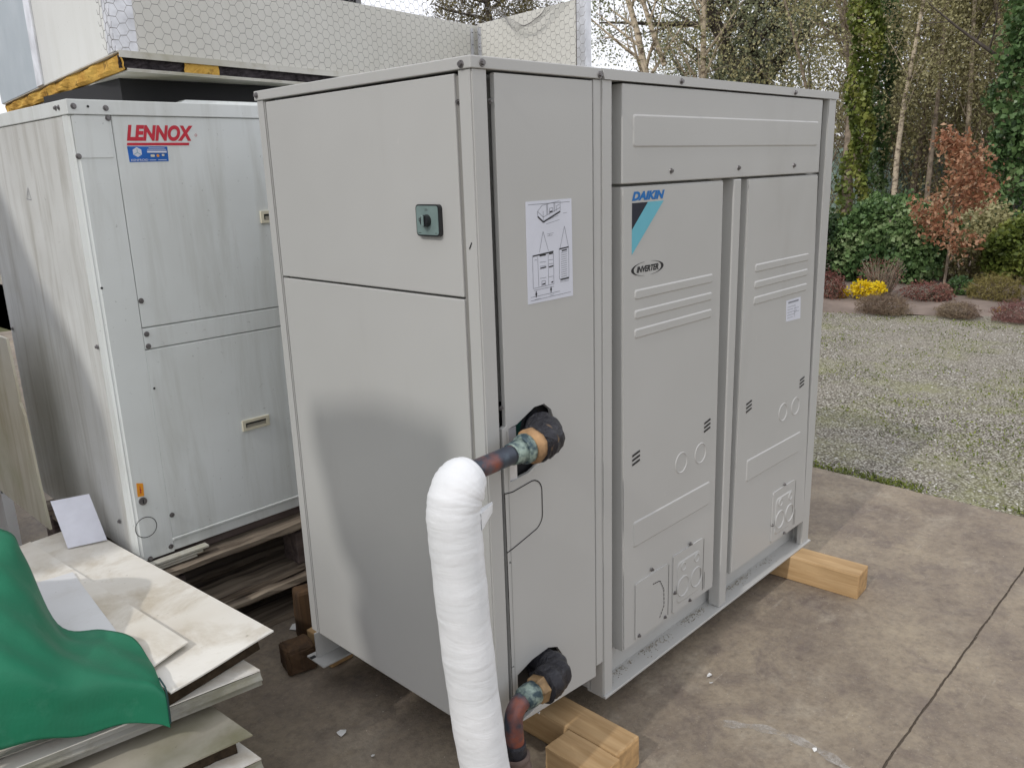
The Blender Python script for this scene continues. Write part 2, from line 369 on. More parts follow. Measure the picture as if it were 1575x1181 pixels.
M['grit'] = m_leaf('grit_crumbs', [(.22, .19, .15), (.36, .32, .26), (.55, .50, .42)], .9, 0)
M['scrap'] = simple('white_scrap', (.72, .72, .70, 1), .7)
M['wire'] = simple('galvanised_wire', (.26, .25, .24, 1), .5, .6)
def m_scuff():
    n = N('pale_scuff'); n.fin((.45, .42, .38, 1), .9, 0, .1); tr = n.n('ShaderNodeBsdfTransparent'); ms = n.n('ShaderNodeMixShader')
    n.l(n.ramp(n.noise(24, detail=8, rough=.75), .38, .62, 0, .85), ms.inputs[0]); n.l(tr.outputs[0], ms.inputs[1]); n.l(n.b.outputs[0], ms.inputs[2]); n.l(ms.outputs[0], n.t.nodes['Material Output'].inputs['Surface']); return n.m
M['scuff'] = m_scuff()
M['net'] = simple('pale_green_sheet', (.30, .42, .36, 1), .6, 0, .25, 3)
M['wall_grey'] = simple('grey_render', (.36, .36, .38, 1), .8)
M['blue_grey'] = simple('blue_grey_cladding', (.26, .28, .36, 1), .6)

def txt(name, s, axis, d, u0, v0, wd, ht, m, parent, shear=0., off=0., sp=1.0, thick=.0006):
    cu = bpy.data.curves.new(name, 'FONT'); cu.body = s; cu.size = 1; cu.shear = shear; cu.offset = off; cu.space_character = sp
    to = bpy.data.objects.new(name, cu); C.objects.link(to); dg = bpy.context.evaluated_depsgraph_get()
    me = bpy.data.meshes.new_from_object(to.evaluated_get(dg)); bpy.data.objects.remove(to)
    n = len(me.vertices); co = np.empty(n*3); me.vertices.foreach_get('co', co); co = co.reshape(n, 3)
    a, b = co.min(0), co.max(0); u = u0+(co[:, 0]-a[0])/(b[0]-a[0])*wd; v = v0+(co[:, 1]-a[1])/(b[1]-a[1])*ht
    P = np.stack([u, np.full(n, d), v], 1) if axis == 'y' else np.stack([np.full(n, d), -u, v], 1)
    me.vertices.foreach_set('co', P.ravel()); me.materials.clear(); me.update()
    return obj(name, me, m, parent)
def lines(bm, S, axis, d, wd):     # thin printed strokes
    for (u0, v0, u1, v1) in S:
        l = math.hypot(u1-u0, v1-v0) or 1e-6; nu, nv = -(v1-v0)/l*wd/2, (u1-u0)/l*wd/2
        q = [(u0+nu, v0+nv), (u0-nu, v0-nv), (u1-nu, v1-nv), (u1+nu, v1+nv)]
        bm.faces.new([bm.verts.new((a, d, b) if axis == 'y' else (d, a, b)) for a, b in q])
_bolt = {}
def bolt(pos, nrm, parent, r=.0062, name='bolt'):
    b = nb(); q = Vector(nrm).to_track_quat('Z', 'Y').to_matrix().to_4x4()
    T = Matrix.Translation(pos) @ q @ Matrix.Rotation(random.random(), 4, 'Z')
    for rr, h0, h1, n in ((r*1.35, 0, .0018, 16), (r*.85, .0018, .0065, 6)):
        a = bmesh.ops.create_cone(b, cap_ends=True, segments=n, radius1=rr, radius2=rr*.93, depth=h1-h0)
        for v in a['verts']: v.co = T @ (v.co+Vector((0, 0, (h0+h1)/2)))
    return obj(name, b, M['bolt'], parent)

# ================================================================== SETTING
def ground_poly(name, pts, z, m, th=0.0):
    b = nb()
    if th: prism(b, pts, z-th, z, 'z')
    else: b.faces.new([b.verts.new((p[0], p[1], z)) for p in pts])
    bmesh.ops.recalc_face_normals(b, faces=b.faces[:])
    if not th and b.faces[:][0].normal.z < 0: bmesh.ops.reverse_faces(b, faces=b.faces[:])
    return tag(obj(name, b, m), kind='structure')
ground_poly('ground', [(-600, -600), (900, -600), (900, 900), (-600, 900)], -.1075, M['earth'])
def edge_pts(y0, y1, n=60):
    return [(2.775+.012*math.sin(y*3.1)+.010*(random.random()-.5)-.02*(y > 2), y) for y in np.linspace(y0, y1, n)]
jl = [(x, -.6468+.0022*random.random()+.0012*math.sin(x*31)) for x in np.linspace(-7, 2.74, 900)]
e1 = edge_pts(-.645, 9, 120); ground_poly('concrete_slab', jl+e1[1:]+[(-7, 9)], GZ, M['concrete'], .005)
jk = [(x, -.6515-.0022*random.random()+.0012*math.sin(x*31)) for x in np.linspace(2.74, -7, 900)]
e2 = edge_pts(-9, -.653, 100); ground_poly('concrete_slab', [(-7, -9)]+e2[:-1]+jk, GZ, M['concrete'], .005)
ground_poly('concrete_slab_footing', [(-7, -9), (2.72, -9), (2.72, 9), (-7, 9)], GZ-.006, simple('joint_dirt', (.10, .08, .06, 1), .95))
def bed_x(y): return 8.0-.30*y+.12*math.sin(y*2.1)
ys = np.linspace(-8, 26, 110)
ground_poly('gravel', [(2.70, -30)]+[(bed_x(-8), -30)]+[(bed_x(y)+.05, y) for y in ys]+[(2.70, 26)], -.104, M['gravel'])
b = nb(); rows = []
for y in np.linspace(-8, 12, 100):
    rows.append([b.verts.new((bed_x(y)+dx, y, z+.02*math.sin(y*5+dx*4)+.012*random.random())) for dx, z in ((0, -.115), (.12, -.08), (.5, -.05), (1.2, -.03), (2.2, -.02), (4, -.06), (9, -.12))])
for a, c in zip(rows, rows[1:]):
    for k in range(6): b.faces.new((a[k], a[k+1], c[k+1], c[k]))
tag(obj('garden_bed', b, M['soil'], smooth=True), kind='structure')

def pebbles(name, n, xr, yr, z, s0, s1, m, power=1.5):
    oc = np.array([(1, 0, 0), (-1, 0, 0), (0, 1, 0), (0, -1, 0), (0, 0, .6), (0, 0, -.6)], float)
    fc = np.array([(0, 2, 4), (2, 1, 4), (1, 3, 4), (3, 0, 4), (2, 0, 5), (1, 2, 5), (3, 1, 5), (0, 3, 5)])
    x = xr[0]+(xr[1]-xr[0])*rng.random(n)**power; y = yr[0]+(yr[1]-yr[0])*rng.random(n)
    s = rng.uniform(s0, s1, n); th = rng.uniform(0, 6.28, n)
    V = oc[None]*(1+.35*rng.normal(size=(n, 6, 1)))*s[:, None, None]*rng.uniform(.6, 1.1, (n, 1, 3))
    c, sn = np.cos(th)[:, None], np.sin(th)[:, None]
    V = np.stack([V[..., 0]*c-V[..., 1]*sn, V[..., 0]*sn+V[..., 1]*c, V[..., 2]], -1)+np.stack([x, y, np.full(n, z)], 1)[:, None]
    me = nmesh(name, V.reshape(-1, 3), (fc[None]+(np.arange(n)*6)[:, None, None]).reshape(-1, 3))
    at = me.attributes.new('rnd', 'FLOAT', 'FACE')
    if len(at.data) == n*8: at.data.foreach_set('value', np.repeat(rng.random(n)**1.6, 8).astype(np.float32))
    return obj(name, me, m)
tag(pebbles('gravel_stones', 22000, (2.74, 7.9), (-2.2, 4.5), -.102, .003, .0095, M['stone']), 'loose grey gravel stones scattered over the yard beyond the concrete', 'gravel', kind='stuff')
# moss and grass along the concrete's edge, weeds in the gravel
n = 5200; y = rng.uniform(-2.5, 2.5, n); keep = (np.sin(y*4.2)+np.sin(y*9.7+1)+rng.normal(size=n)*.8) > .1
x = 2.79+np.abs(rng.normal(size=n))*.05; P = np.stack([x, y, -.10+rng.random(n)*.012], 1)[keep]
tag(obj('moss', leaf_mesh('moss', P, .022, .4, up=2), M['moss']), 'green moss and grass tufts along the edge of the concrete', 'moss', kind='stuff')
n = 9000; cx = rng.uniform(3.2, 7.7, 90); cy = rng.uniform(-1.6, 4.2, 90); k = rng.integers(0, 90, n)
P = np.stack([cx[k]+rng.normal(size=n)*.12, cy[k]+rng.normal(size=n)*.18, np.full(n, -.098)+rng.random(n)*.008], 1)
tag(obj('gravel_weeds', leaf_mesh('gravel_weeds', P, .022, .35), M['moss']), 'sparse mossy weeds growing through the far gravel', 'weeds', kind='stuff')
# pale drag mark across the concrete
b = nb(); pts = [(.66, -.245), (.72, -.36), (.73, -.50), (.70, -.62)]
pp = bez([(p[0], p[1], GZ+.0015) for p in pts], 10); pr = None
for i, p in enumerate(pp):
    t = (pp[min(i+1, len(pp)-1)]-pp[max(i-1, 0)]).normalized(); s = Vector((-t.y, t.x, 0))*(.014+.005*math.sin(i*.9))
    q = (b.verts.new(p-s), b.verts.new(p+s))
    if pr: b.faces.new((pr[0], q[0], q[1], pr[1]))
    pr = q
tag(obj('scuff_mark', b, M['scuff']), kind='structure')

# ================================================================== THE CHILLER (beige unit)
CH = thing('air_cooled_chiller', (.87, .41, 0), 'large clean beige air conditioning unit with blue brand name, standing on new timbers', 'air conditioner')
P_ = M['paint']
def part(name, b, m=P_, parent=None): return obj(name, b, m, parent or CH)
b = nb(); bx(b, .028, .410, .035, .79, .095, 1.655); part('inner_casing', b)
b = nb(); bx(b, .428, 1.71, .042, .79, .12, 1.655); part('inner_casing', b)
# top covers, folded sheet with a joint at the post line
b = nb(); bx(b, -.004, .4175, -.004, .829, 1.660, 1.684, .002, 2); part('top_cover', b)
b = nb(); prism(b, [(.4215, 1.684), (.4215, 1.678), (.428, 1.660), (1.748, 1.660), (1.748, 1.684)], -.0045, .829, 'y'); bmesh.ops.bevel(b, geom=[e for e in b.edges if abs(e.verts[0].co.y-e.verts[1].co.y) < 1e-6 and e.verts[0].co.z > 1.67 and e.verts[1].co.z > 1.67], offset=.002, segments=2, affect='EDGES'); part('top_cover', b)
# posts
def lpost(x, y, sx, sy, wx, wy, z0, z1, t=.022):
    b = nb(); pl = [(x, y), (x+sx*wx, y), (x+sx*wx, y+sy*t), (x+sx*t, y+sy*t), (x+sx*t, y+sy*wy), (x, y+sy*wy)]
    prism(b, pl, z0, z1, 'z'); bmesh.ops.bevel(b, geom=[e for e in b.edges if abs(e.verts[0].co.z-e.verts[1].co.z) > .5], offset=.0035, segments=2, affect='EDGES')
    return part('corner_post', b)
lpost(0, 0, 1, 1, .0455, .040, .092, 1.659)
lpost(0, .825, 1, -1, .045, .036, .092, 1.659)
b = nb(); bx(b, .391, .4185, .001, .04, .12, 1.659, .0025, 2); part('door_post', b)
lpost(.4205, 0, 1, 1, .0425, .05, .009, 1.659)
lpost(1.742, 0, -1, 1, .062, .05, .009, 1.659)
lpost(1.742, .825, -1, -1, .062, .05, .009, 1.659)
b = nb(); bx(b, 1.057, 1.101, 0, .042, .009, 1.4145, .0035, 2); part('middle_post', b)
# left side: two big panels
b = nb(); bx(b, 0, .022, .0505, .7815, 1.1995, 1.6545, .0025, 2); part('side_panel', b)
b = nb(); bx(b, 0, .022, .0505, .7815, .092, 1.1945, .0025, 2); part('side_panel', b)
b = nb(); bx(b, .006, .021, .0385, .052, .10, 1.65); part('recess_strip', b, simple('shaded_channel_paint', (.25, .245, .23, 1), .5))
b = nb(); bx(b, .03, 1.70, .803, .822, .12, 1.65, .002); part('rear_panel', b)
b = nb(); bx(b, 1.722, 1.738, .055, .77, .12, 1.65, .002); part('end_panel', b)
# hydraulic door: knockout, two pipe cut-outs
def dshape(zt, zb, xr, x0=.0525, r=.035):
    p = [(x0, zb), (.075, zb+.004)]
    for i in range(7): a = R(-80+80*i/6); p.append((xr-r+r*math.cos(a), zb+.022+r+r*math.sin(a)))
    for i in range(7): a = R(90*i/6); p.append((xr-r+r*math.cos(a), zt-r+r*math.sin(a)))
    p += [(.078, zt-.007), (x0, zt-.004)]
    return p
outer = [(.0525, .092+.03), (.385, .092), (.385, 1.655), (.0645, 1.655), (.0645, .901), (.0525, .897)]
up = [(.072, .894), (.10, .898), (.16, .925), (.195, .925), (.22, .905), (.233, .872), (.228, .83), (.20, .79), (.14, .768), (.072, .764)]
lo = [(.074, .255), (.13, .272), (.19, .276), (.225, .262), (.245, .23), (.243, .19), (.215, .155), (.15, .125), (.074, .118)]
b = nb(); prism(b, [(.0525, .118), (.385, .092), (.385, 1.655), (.0645, 1.655), (.0645, .901), (.0525, .897)], 0, .012, 'y', [up, lo, disc(.062, .565, .0035, 8), disc(.060, .285, .0035, 8), disc(.15, .105, .003, 8)]); part('hydraulic_door', b)
b = nb(); bx(b, .383, .3925, .012, .03, .10, 1.655); part('recess_strip', b, simple('dark_joint', (.05, .05, .05, 1), .6))
b = nb(); bx(b, .07, .26, .029, .034, .10, .95); part('pipe_opening', b, M['dark'])
b = nb(); bx(b, .073, .10, .004, .028, .765, .893); part('opening_bracket', b, M['alu'])
b = nb(); bx(b, .086, .17, .020, .027, .80, .92); part('green_insulation', b, simple('green_lining', (.005, .06, .05, 1), .6))
b = nb(); ks = dshape(.746, .594, .179)
lines(b, [(*ks[i], *ks[i+1]) for i in range(len(ks)-1)], 'y', -.0012, .0028); part('knockout_outline', b, M['black'])
b = nb(); lines(b, [(.051, .745, .0535, .13)], 'y', -.001, .0026); part('door_gap', b, M['black'])
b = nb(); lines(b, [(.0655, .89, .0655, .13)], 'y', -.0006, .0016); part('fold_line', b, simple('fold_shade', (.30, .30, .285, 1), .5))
# heat pump: upper panel and two lower panels with embossing
def ridge(b, u0, u1, v0, v1): boss(b, rrect(u0, u1, v0, v1, min(.008, (v1-v0)/2.2), 3), 0, .0026, .0045)
b = nb(); bx(b, .5025, 1.634, 0, .04, 1.419, 1.6555, .003, 2); ridge(b, .545, 1.608, 1.506, 1.586); part('upper_panel', b)
def lower(x0, x1, x0b, x1b, rd, vents):
    b = nb(); prism(b, [(x0b, .105), (x1b, .105), (x1, 1.4125), (x0, 1.4125)], 0, .040, 'y'); bmesh.ops.bevel(b, geom=[e for e in b.edges if e.verts[0].co.y < .001 and e.verts[1].co.y < .001 and (abs(e.verts[0].co.x-e.verts[1].co.x) > .3 or abs(e.verts[0].co.z-e.verts[1].co.z) > .5)], offset=.004, segments=2, affect='EDGES')
    for v0, v1 in ((1.122, 1.150), (1.070, 1.096), (1.018, 1.046)): ridge(b, rd[0], rd[1], v0, v1)
    ridge(b, rd[0], rd[1]+.02, .415, .495)
    for cu in rd[2]: ring(b, cu, .603, .031, .006, 0, .002)
    p = part('front_panel', b)
    for vu in vents:
        b = nb()
        for k in range(3):
            z = .697-.013*k; lines(b, [(vu-.018, z-.004, vu+.018, z+.003)], 'y', -.0012, .0062)
        part('vent', b, M['black'], p)
    return p
FP1 = lower(.502, .996, .514, 1.012, (.556, .950, (.80, .908)), (.569, .943))
FP2 = lower(1.143, 1.632, 1.128, 1.690, (1.205, 1.592, (1.458, 1.555)), (1.205, 1.598))
# service plates at the foot of the panels
def plate(x0, x1, z0, z1, dark_left=True, knock=True):
    b = nb(); prism(b, rrect(x0, x1, z0, z1, .008, 3), -.0035, .0003, 'y')
    w_ = x1-x0
    if knock:
        boss(b, rrect(x0+.018, x1-.015, z0+.02, z1-.03, .02, 4), -.0035, .0025, .005)
        for u in (.31, .76): ring(b, x0+w_*u, z0+.075, .036*w_/.19, .006, -.006, .0025)
        for u in (.31, .76): ring(b, x0+w_*u, z0+.142, .013, .005, -.006, .002)
    p = part('service_plate', b)
    b = nb()
    lines(b, [(x1+.002, z0+.01, x1+.003, z1-.004)] + ([(x1+.012, z0+.01, x1+.012, z0+.07)] if knock else []), 'y', -.0042, .0026); part('plate_gap', b, M['black'], p)
    return p
pa = plate(.568, .735, .118, .300, knock=False)
b = nb(); oc = [(.655, .265), (.69, .262), (.712, .225), (.715, .17), (.69, .135)]
for i in range(4):
    for k in range(4):
        t0, t1 = k/4, k/4+.17; a, c = oc[i], oc[i+1]; lines(b, [(a[0]+(c[0]-a[0])*t0, a[1]+(c[1]-a[1])*t0, a[0]+(c[0]-a[0])*t1, a[1]+(c[1]-a[1])*t1)], 'y', -.0048, .003)
obj('perforation', b, M['black'], pa)
plate(.764, .935, .118, .312); plate(1.412, 1.585, .118, .312)
for q in ((.648, .315), (.585, .127), (.721, .127), (.857, .320), (.772, .187), (.861, .124), (1.495, .320), (1.413, .188), (1.512, .122)): bolt((q[0], -.0036, q[1]), (0, -1, 0), CH, .0045)
for q in ((.52, .055, .06), (.73, .055, .075), (1.14, .055, .07), (1.36, .055, .07)): bolt(q, (0, -1, 0), CH, .0045)
for q in ((.72, 1.446), (1.079, 1.446), (1.441, 1.446)): bolt((q[0], 0, q[1]), (0, -1, 0), CH, .0055)
for q in ((.028, 1.671), (.409, 1.669), (.755, 1.671), (1.414, 1.669)): bolt((q[0], -.0045, q[1]), (0, -1, 0), CH, .006)
for q in ((.023, 1.669), (.815, 1.673)): bolt((-.0045, *q), (-1, 0, 0), CH, .006)
for q in ((.055, .006, 1.60), (.388, .010, 1.59), (.057, .008, .945), (.483, .03, 1.25)): bolt(q, (0, -1, 0), CH, .004)
bolt((.006, .046, 1.60), (-1, 0, 0), CH, .004)
# base frame
b = nb(); bx(b, .4205, 1.750, -.007, .060, .0005, .0085, .001); bx(b, .4205, 1.742, .056, .062, .0088, .125); bx(b, .4215, .4235, .0505, .80, .0088, .14); part('base_frame', b)
b = nb(); bx(b, -.025, 1.75, .735, .828, .0005, .0065, .001); bx(b, -.012, 1.75, .79, .794, .0066, .092)
bx(b, .415, .4195, .10, .734, .0006, .05); part('rear_beam', b)
b = nb(); bx(b, .02, .40, .03, .73, .088, .0945); part('floor_pan', b, M['dark'])
b = nb(); lines(b, [(-.02, 0, -.004, 0)], 'y', 0, .0) if False else None
bx(b, -.0275, -.0085, .797, .812, .0066, .0072); part('foot_hole', b, M['dark'])
b = nb(); lines(b, [(.018, 1.318, .026, 1.304)], 'x', -.0008, .003); part('scratch', b, M['black'])
# isolator switch
s = nb(); prism(s, rrect(.106, .1835, 1.3275, 1.396, .009, 4), -.010, 0, 'x'); SW = part('isolator_switch', s, M['plastic'])
s = nb(); prism(s, rrect(.109, .1805, 1.3310, 1.393, .007, 4), -.0112, -.0101, 'x'); obj('switch_plate', s, M['teal'], SW)
s = nb(); sweep(s, [(-.0113, .145, 1.3615), (-.022, .145, 1.3615)], [.0135, .0125], 24); obj('knob', s, M['plastic'], SW)
s = nb(); bx(s, -.027, -.0222, .1415, .1485, 1.350, 1.373, .0015); obj('knob_grip', s, M['teal'], SW)
s = nb(); lines(s, [(.172, 1.366, .172, 1.360), (.172, 1.360, .168, 1.360), (.168, 1.360, .168, 1.366), (.168, 1.366, .172, 1.366), (.149, 1.387, .149, 1.382), (.145, 1.387, .145, 1.382), (.142, 1.384, .140, 1.384), (.176, 1.335, .166, 1.335), (.120, 1.335, .114, 1.335)], 'x', -.0116, .0012); obj('switch_marks', s, M['black'], SW)
# brand marks on the front
txt('brand_lettering', 'DAIKIN', 'y', -.0008, .5435, 1.3765, .1465, .0225, M['daikin'], CH, .28, .055, 1.0)
b = nb(); prism(b, [(.5445, 1.371), (.613, 1.371), (.5445, 1.306)], -.0009, -.0002, 'y'); part('logo_triangle', b, M['navy'])
b = nb(); prism(b, [(.6138, 1.371), (.686, 1.371), (.5445, 1.242), (.5445, 1.305)], -.0009, -.0002, 'y'); part('logo_stripe', b, M['cyan'])
txt('inverter_lettering', 'INVERTER', 'y', -.0008, .566, 1.192, .100, .0165, M['black'], CH, .25, .040, .98)
b = nb()
for sgn, a0 in ((-1, 100), (1, -80)):
    o1, i1 = [], []
    for i in range(17):
        a = R(a0+160*i/16); t = math.sin(math.pi*i/16)
        o1.append((.616+.074*math.cos(a), 1.2005+.0185*math.sin(a))); i1.append((.616+(.074-.011*t)*math.cos(a), 1.2005+(.0185-.0005)*math.sin(a)))
    prism(b, o1+i1[::-1][1:-1], -.0008, -.0002, 'y')
part('inverter_oval', b, M['black'])
# instruction label with its drawings
b = nb(); prism(b, [(.148, 1.168), (.306, 1.168), (.3045, 1.394), (.1485, 1.394)], -.0010, -.0001, 'y'); LB = part('instruction_label', b, M['paper'])
def U(u, v): return (.149+u*.155, 1.168+v*.226)
def SL(l): return [(*U(a, c), *U(d, e)) for a, c, d, e in l]
ln = [(.24, .86, .36, .80), (.24, .86, .24, .90), (.24, .90, .36, .84), (.36, .84, .36, .80), (.36, .80, .74, .89), (.36, .84, .36, .90), (.24, .90, .34, .955), (.34, .955, .72, .985), (.36, .84, .74, .92), (.74, .89, .74, .985), (.44, .86, .44, .96), (.46, .86, .46, .96), (.60, .88, .60, .97), (.62, .88, .62, .97), (.50, .86, .50, .92), (.50, .92, .57, .925), (.57, .925, .57, .875), (.66, .89, .66, .94), (.66, .94, .72, .95)]
ln += [(.35, .70, .26, .50), (.35, .70, .46, .50), (.83, .73, .72, .51), (.83, .73, .92, .51)]
ln += [(.11, .46, .11, .15), (.57, .475, .57, .16), (.11, .15, .57, .16), (.22, .46, .23, .16), (.45, .47, .45, .16), (.15, .43, .20, .43), (.26, .40, .40, .40), (.26, .36, .40, .36), (.46, .41, .56, .41), (.46, .37, .56, .37), (.26, .24, .40, .24), (.46, .24, .56, .24), (.30, .21, .38, .21), (.30, .16, .30, .21), (.38, .16, .38, .21)]
ln += [(.70, .50, .70, .20), (.92, .51, .92, .20), (.70, .20, .92, .205), (.12, .13, .57, .135), (.72, .17, .92, .17), (.04, .97, .96, .97), (.05, .03, .96, .045), (.05, .065, .7, .075), (.48, .66, .50, .66)]
ln += [(.74, .22+.022*k, .88, .225+.022*k) for k in range(12)]
b = nb(); lines(b, SL(ln), 'y', -.0014, .0011); obj('fine_drawing', b, M['grey_print'], LB)
tk = [(.11, .47, .57, .49), (.26, .465, .40, .468), (.47, .472, .56, .474), (.70, .505, .92, .515), (.76, .485, .88, .49), (.24, .85, .36, .79), (.36, .79, .74, .88), (.27, .34, .40, .345), (.46, .34, .56, .345), (.17, .12, .17, .06), (.50, .135, .50, .08), (.15, .09, .19, .09), (.48, .11, .52, .11), (.72, .19, .92, .195), (.31, .175, .37, .18), (.51, .18, .55, .185), (.50, .885, .56, .89)]
b = nb(); lines(b, SL(tk), 'y', -.0016, .0030); obj('bold_drawing', b, M['black'], LB)
b = nb(); lines(b, SL([(.40, .80, .70, .845), (.42, .77, .72, .80), (.44, .67, .58, .675), (.44, .65, .56, .655), (.13, .035, .26, .04), (.47, .05, .57, .055), (.80, .86, .90, .865)]), 'y', -.0014, .0008); obj('caption_print', b, M['grey_print'], LB)
b = nb(); prism(b, [(1.444, .929), (1.5525, .925), (1.546, 1.002), (1.438, 1.002)], -.0010, -.0001, 'y'); L2 = part('rating_label', b, M['paper'])
b = nb(); lines(b, [(1.452, .993, 1.53, .993)], 'y', -.0015, .006); lines(b, [(1.448, .94+.0095*k, 1.49+.03*((k*7) % 3)/2, .94+.0095*k) for k in range(5)]+[(1.505, .938, 1.505, .982), (1.50, .955, 1.54, .955), (1.50, .968, 1.535, .968)], 'y', -.0015, .0014); obj('rating_print', b, M['grey_print'], L2)
def tray_grit():
    o = pebbles('grit', 600, (.47, 1.70), (.004, .052), .0095, .0008, .0030, M['grit'], 1.0)
    n = len(o.data.vertices)//6; co = np.empty(n*18); o.data.vertices.foreach_get('co', co); co = co.reshape(n, 6, 3)
    cx = rng.choice([.50, .56, .70, .76, .93, .99, 1.18, 1.24, 1.30, 1.47], n)+rng.normal(size=n)*.028; cy = .050-np.abs(rng.normal(size=n))*.014
    m_ = co.mean(1); co[..., 0] += (cx-m_[:, 0])[:, None]; co[..., 1] += (np.clip(cy, .004, .053)-m_[:, 1])[:, None]; o.data.vertices.foreach_set('co', co.ravel()); return o
# debris swept into the tray (part of what lies on it)
tag(tray_grit(), 'brown grit and leaf crumbs lying on the lower ledge of the beige unit', 'grit', kind='stuff')

# ================================================================== PIPES
PU = thing('water_pipe', (-.17, -.07, GZ), 'pipe wrapped in thick white lagging rising to the copper stub at the upper opening', 'pipe', 'water pipes of the beige unit')
b = nb(); pts = bez([(.172, .035, .868), (.168, -.01, .868), (.148, -.045, .868), (.118, -.062, .868), (.085, -.065, .866)], 5)
sweep(b, pts, [.042+.003*math.sin(i*1.7) for i in range(len(pts))], 30, .07, seed=3); obj('elbow_wrap', b, M['wrap'], PU, smooth=True)
b = nb(); sweep(b, [(.092, -.065, .866), (.088, -.065, .866), (.068, -.065, .865), (.060, -.065, .865)], [.030, .041, .039, .026], 16, .12, seed=5); obj('lagging_end', b, simple('torn_tan_lagging', (.33, .20, .10, 1), .85, 0, .4, 30, .8), PU, smooth=True)
b = nb(); sweep(b, [(.066, -.065, .865), (.060, -.065, .865), (.048, -.065, .865), (.042, -.065, .865)], [.030, .034, .034, .026], 16, .04); obj('brass_collar', b, M['verd'], PU, smooth=True)
b = nb(); sweep(b, [(.046, -.065, .865), (.028, -.065, .864), (.01, -.066, .864)], [.0275, .0265, .0245], 24, .03); obj('soldered_joint', b, M['verd'], PU, smooth=True)
b = nb(); sweep(b, bez([(.014, -.066, .864), (-.05, -.068, .863), (-.12, -.07, .862)], 6), .0215, 24); obj('copper_tube', b, M['copper'], PU, smooth=True)
b = nb(); pts = bez([(-.108, -.069, .858), (-.138, -.070, .848), (-.160, -.071, .825), (-.170, -.072, .785), (-.168, -.074, .70), (-.160, -.078, .52), (-.145, -.084, .30), (-.125, -.092, .08), (-.120, -.094, GZ)], 12)
rad = [.034+(.056-.034)*min(1, i/14)**.6+.0004*math.sin(i*1.9)+.0006*math.sin(i*.7+1) for i in range(len(pts))]; sweep(b, pts, rad, 32, .004, seed=9)
obj('white_lagging', b, M['lag'], PU, smooth=True)
b = nb()       # torn flap of the wrapping
hexa(b, [(-.135, -.118, .752), (-.098, -.112, .778), (-.092, -.106, .776), (-.128, -.10, .748), (-.138, -.120, .79), (-.100, -.116, .80), (-.094, -.108, .80), (-.13, -.10, .79)]); obj('torn_flap', b, M['lag'], PU)
b = nb(); sweep(b, bez([(-.098, -.06, .83), (-.090, -.062, .815), (-.086, -.06, .80)], 4), [.004+.003*(i % 2) for i in range(9)], 8, .4); obj('black_tape_end', b, M['wrap'], PU)
PL = thing('water_pipe', (-.01, -.07, GZ), 'bare copper elbow turning down from the lower opening into brown lagging', 'pipe', 'water pipes of the beige unit')
b = nb(); pts = bez([(.180, .035, .232), (.177, -.015, .235), (.158, -.047, .238), (.122, -.062, .242), (.090, -.065, .243)], 5)
sweep(b, pts, [.041+.003*math.sin(i*1.3) for i in range(len(pts))], 30, .07, seed=13); obj('elbow_wrap', b, M['wrap'], PL, smooth=True)
b = nb(); sweep(b, [(.092, -.065, .243), (.088, -.065, .243), (.066, -.065, .243), (.060, -.065, .243)], [.030, .036, .034, .026], 6, .05); obj('brass_nut', b, M['brass'], PL)
b = nb(); sweep(b, [(.064, -.065, .243), (.050, -.065, .243), (.026, -.065, .243), (.022, -.065, .242)], [.029, .030, .028, .023], 24, .04); obj('soldered_joint', b, M['verd'], PL, smooth=True)
b = nb(); sweep(b, bez([(.028, -.065, .243), (.005, -.066, .238), (-.012, -.068, .220), (-.016, -.070, .190), (-.014, -.070, .155), (-.012, -.071, .11)], 7), .0225, 24); obj('copper_elbow', b, M['copper'], PL, smooth=True)
b = nb(); sweep(b, bez([(-.014, -.070, .150), (-.012, -.071, .115)], 3), .026, 20, .08); obj('black_tape', b, M['wrap'], PL, smooth=True)
b = nb(); pts = bez([(-.012, -.071, .117), (-.006, -.074, .06), (.004, -.078, 0), (.010, -.08, GZ)], 8); sweep(b, pts, [.030+.003*math.sin(i*1.4) for i in range(len(pts))], 20, .1, seed=2); obj('brown_lagging', b, M['wrap_brown'], PL, smooth=True)

# ================================================================== TIMBERS
def timber(name, c0, c1, wd, h, z0, m, label, cat='timber', group=None, bev=.004, jig=.003, wm=None):
    c0, c1 = Vector(c0), Vector(c1); d = (c1-c0); ln_ = d.length; a = math.atan2(-d.x, d.y)
    b = nb(); bx(b, -wd/2, wd/2, 0, ln_, 0, h, bev, 2)
    bmesh.ops.subdivide_edges(b, edges=[e for e in b.edges if e.calc_length() > .05], cuts=3, use_grid_fill=True)
    for v in b.verts: v.co += Vector((random.uniform(-1, 1), 0, random.uniform(-1, .3)))*jig*.5
    o = obj(name, b, [m, M['wood_end'] if wm is None else wm]); o.location = (c0.x, c0.y, z0); o.rotation_euler = (0, 0, a)
    for p in o.data.polygons:
        if abs(p.normal.y) > .8: p.material_index = 1
    return tag(o, label, cat, group)
timber('timber_beam', (.309, -.167), (.309, .87), .105, .0945, GZ+.0004, M['wood'], 'long new timber under the near left end of the beige unit', group='timbers under the beige unit', bev=.008)
timber('timber_beam', (1.643, -.257), (1.57, .90), .106, .0945, GZ+.0004, M['wood'], 'pale timber sticking out under the far right end of the beige unit', group='timbers under the beige unit')
timber('timber_block', (.207, -.180), (.209, -.006), .094, .094, GZ+.0004, M['wood'], 'short sawn timber block in front of the near timber beside the copper pipe', 'timber block', bev=.003)
timber('timber_block', (.112, .845), (.112, .98), .085, .090, GZ+.0004, M['wood'], 'orange brown timber block behind the rear left foot of the beige unit', 'timber block', bev=.004)
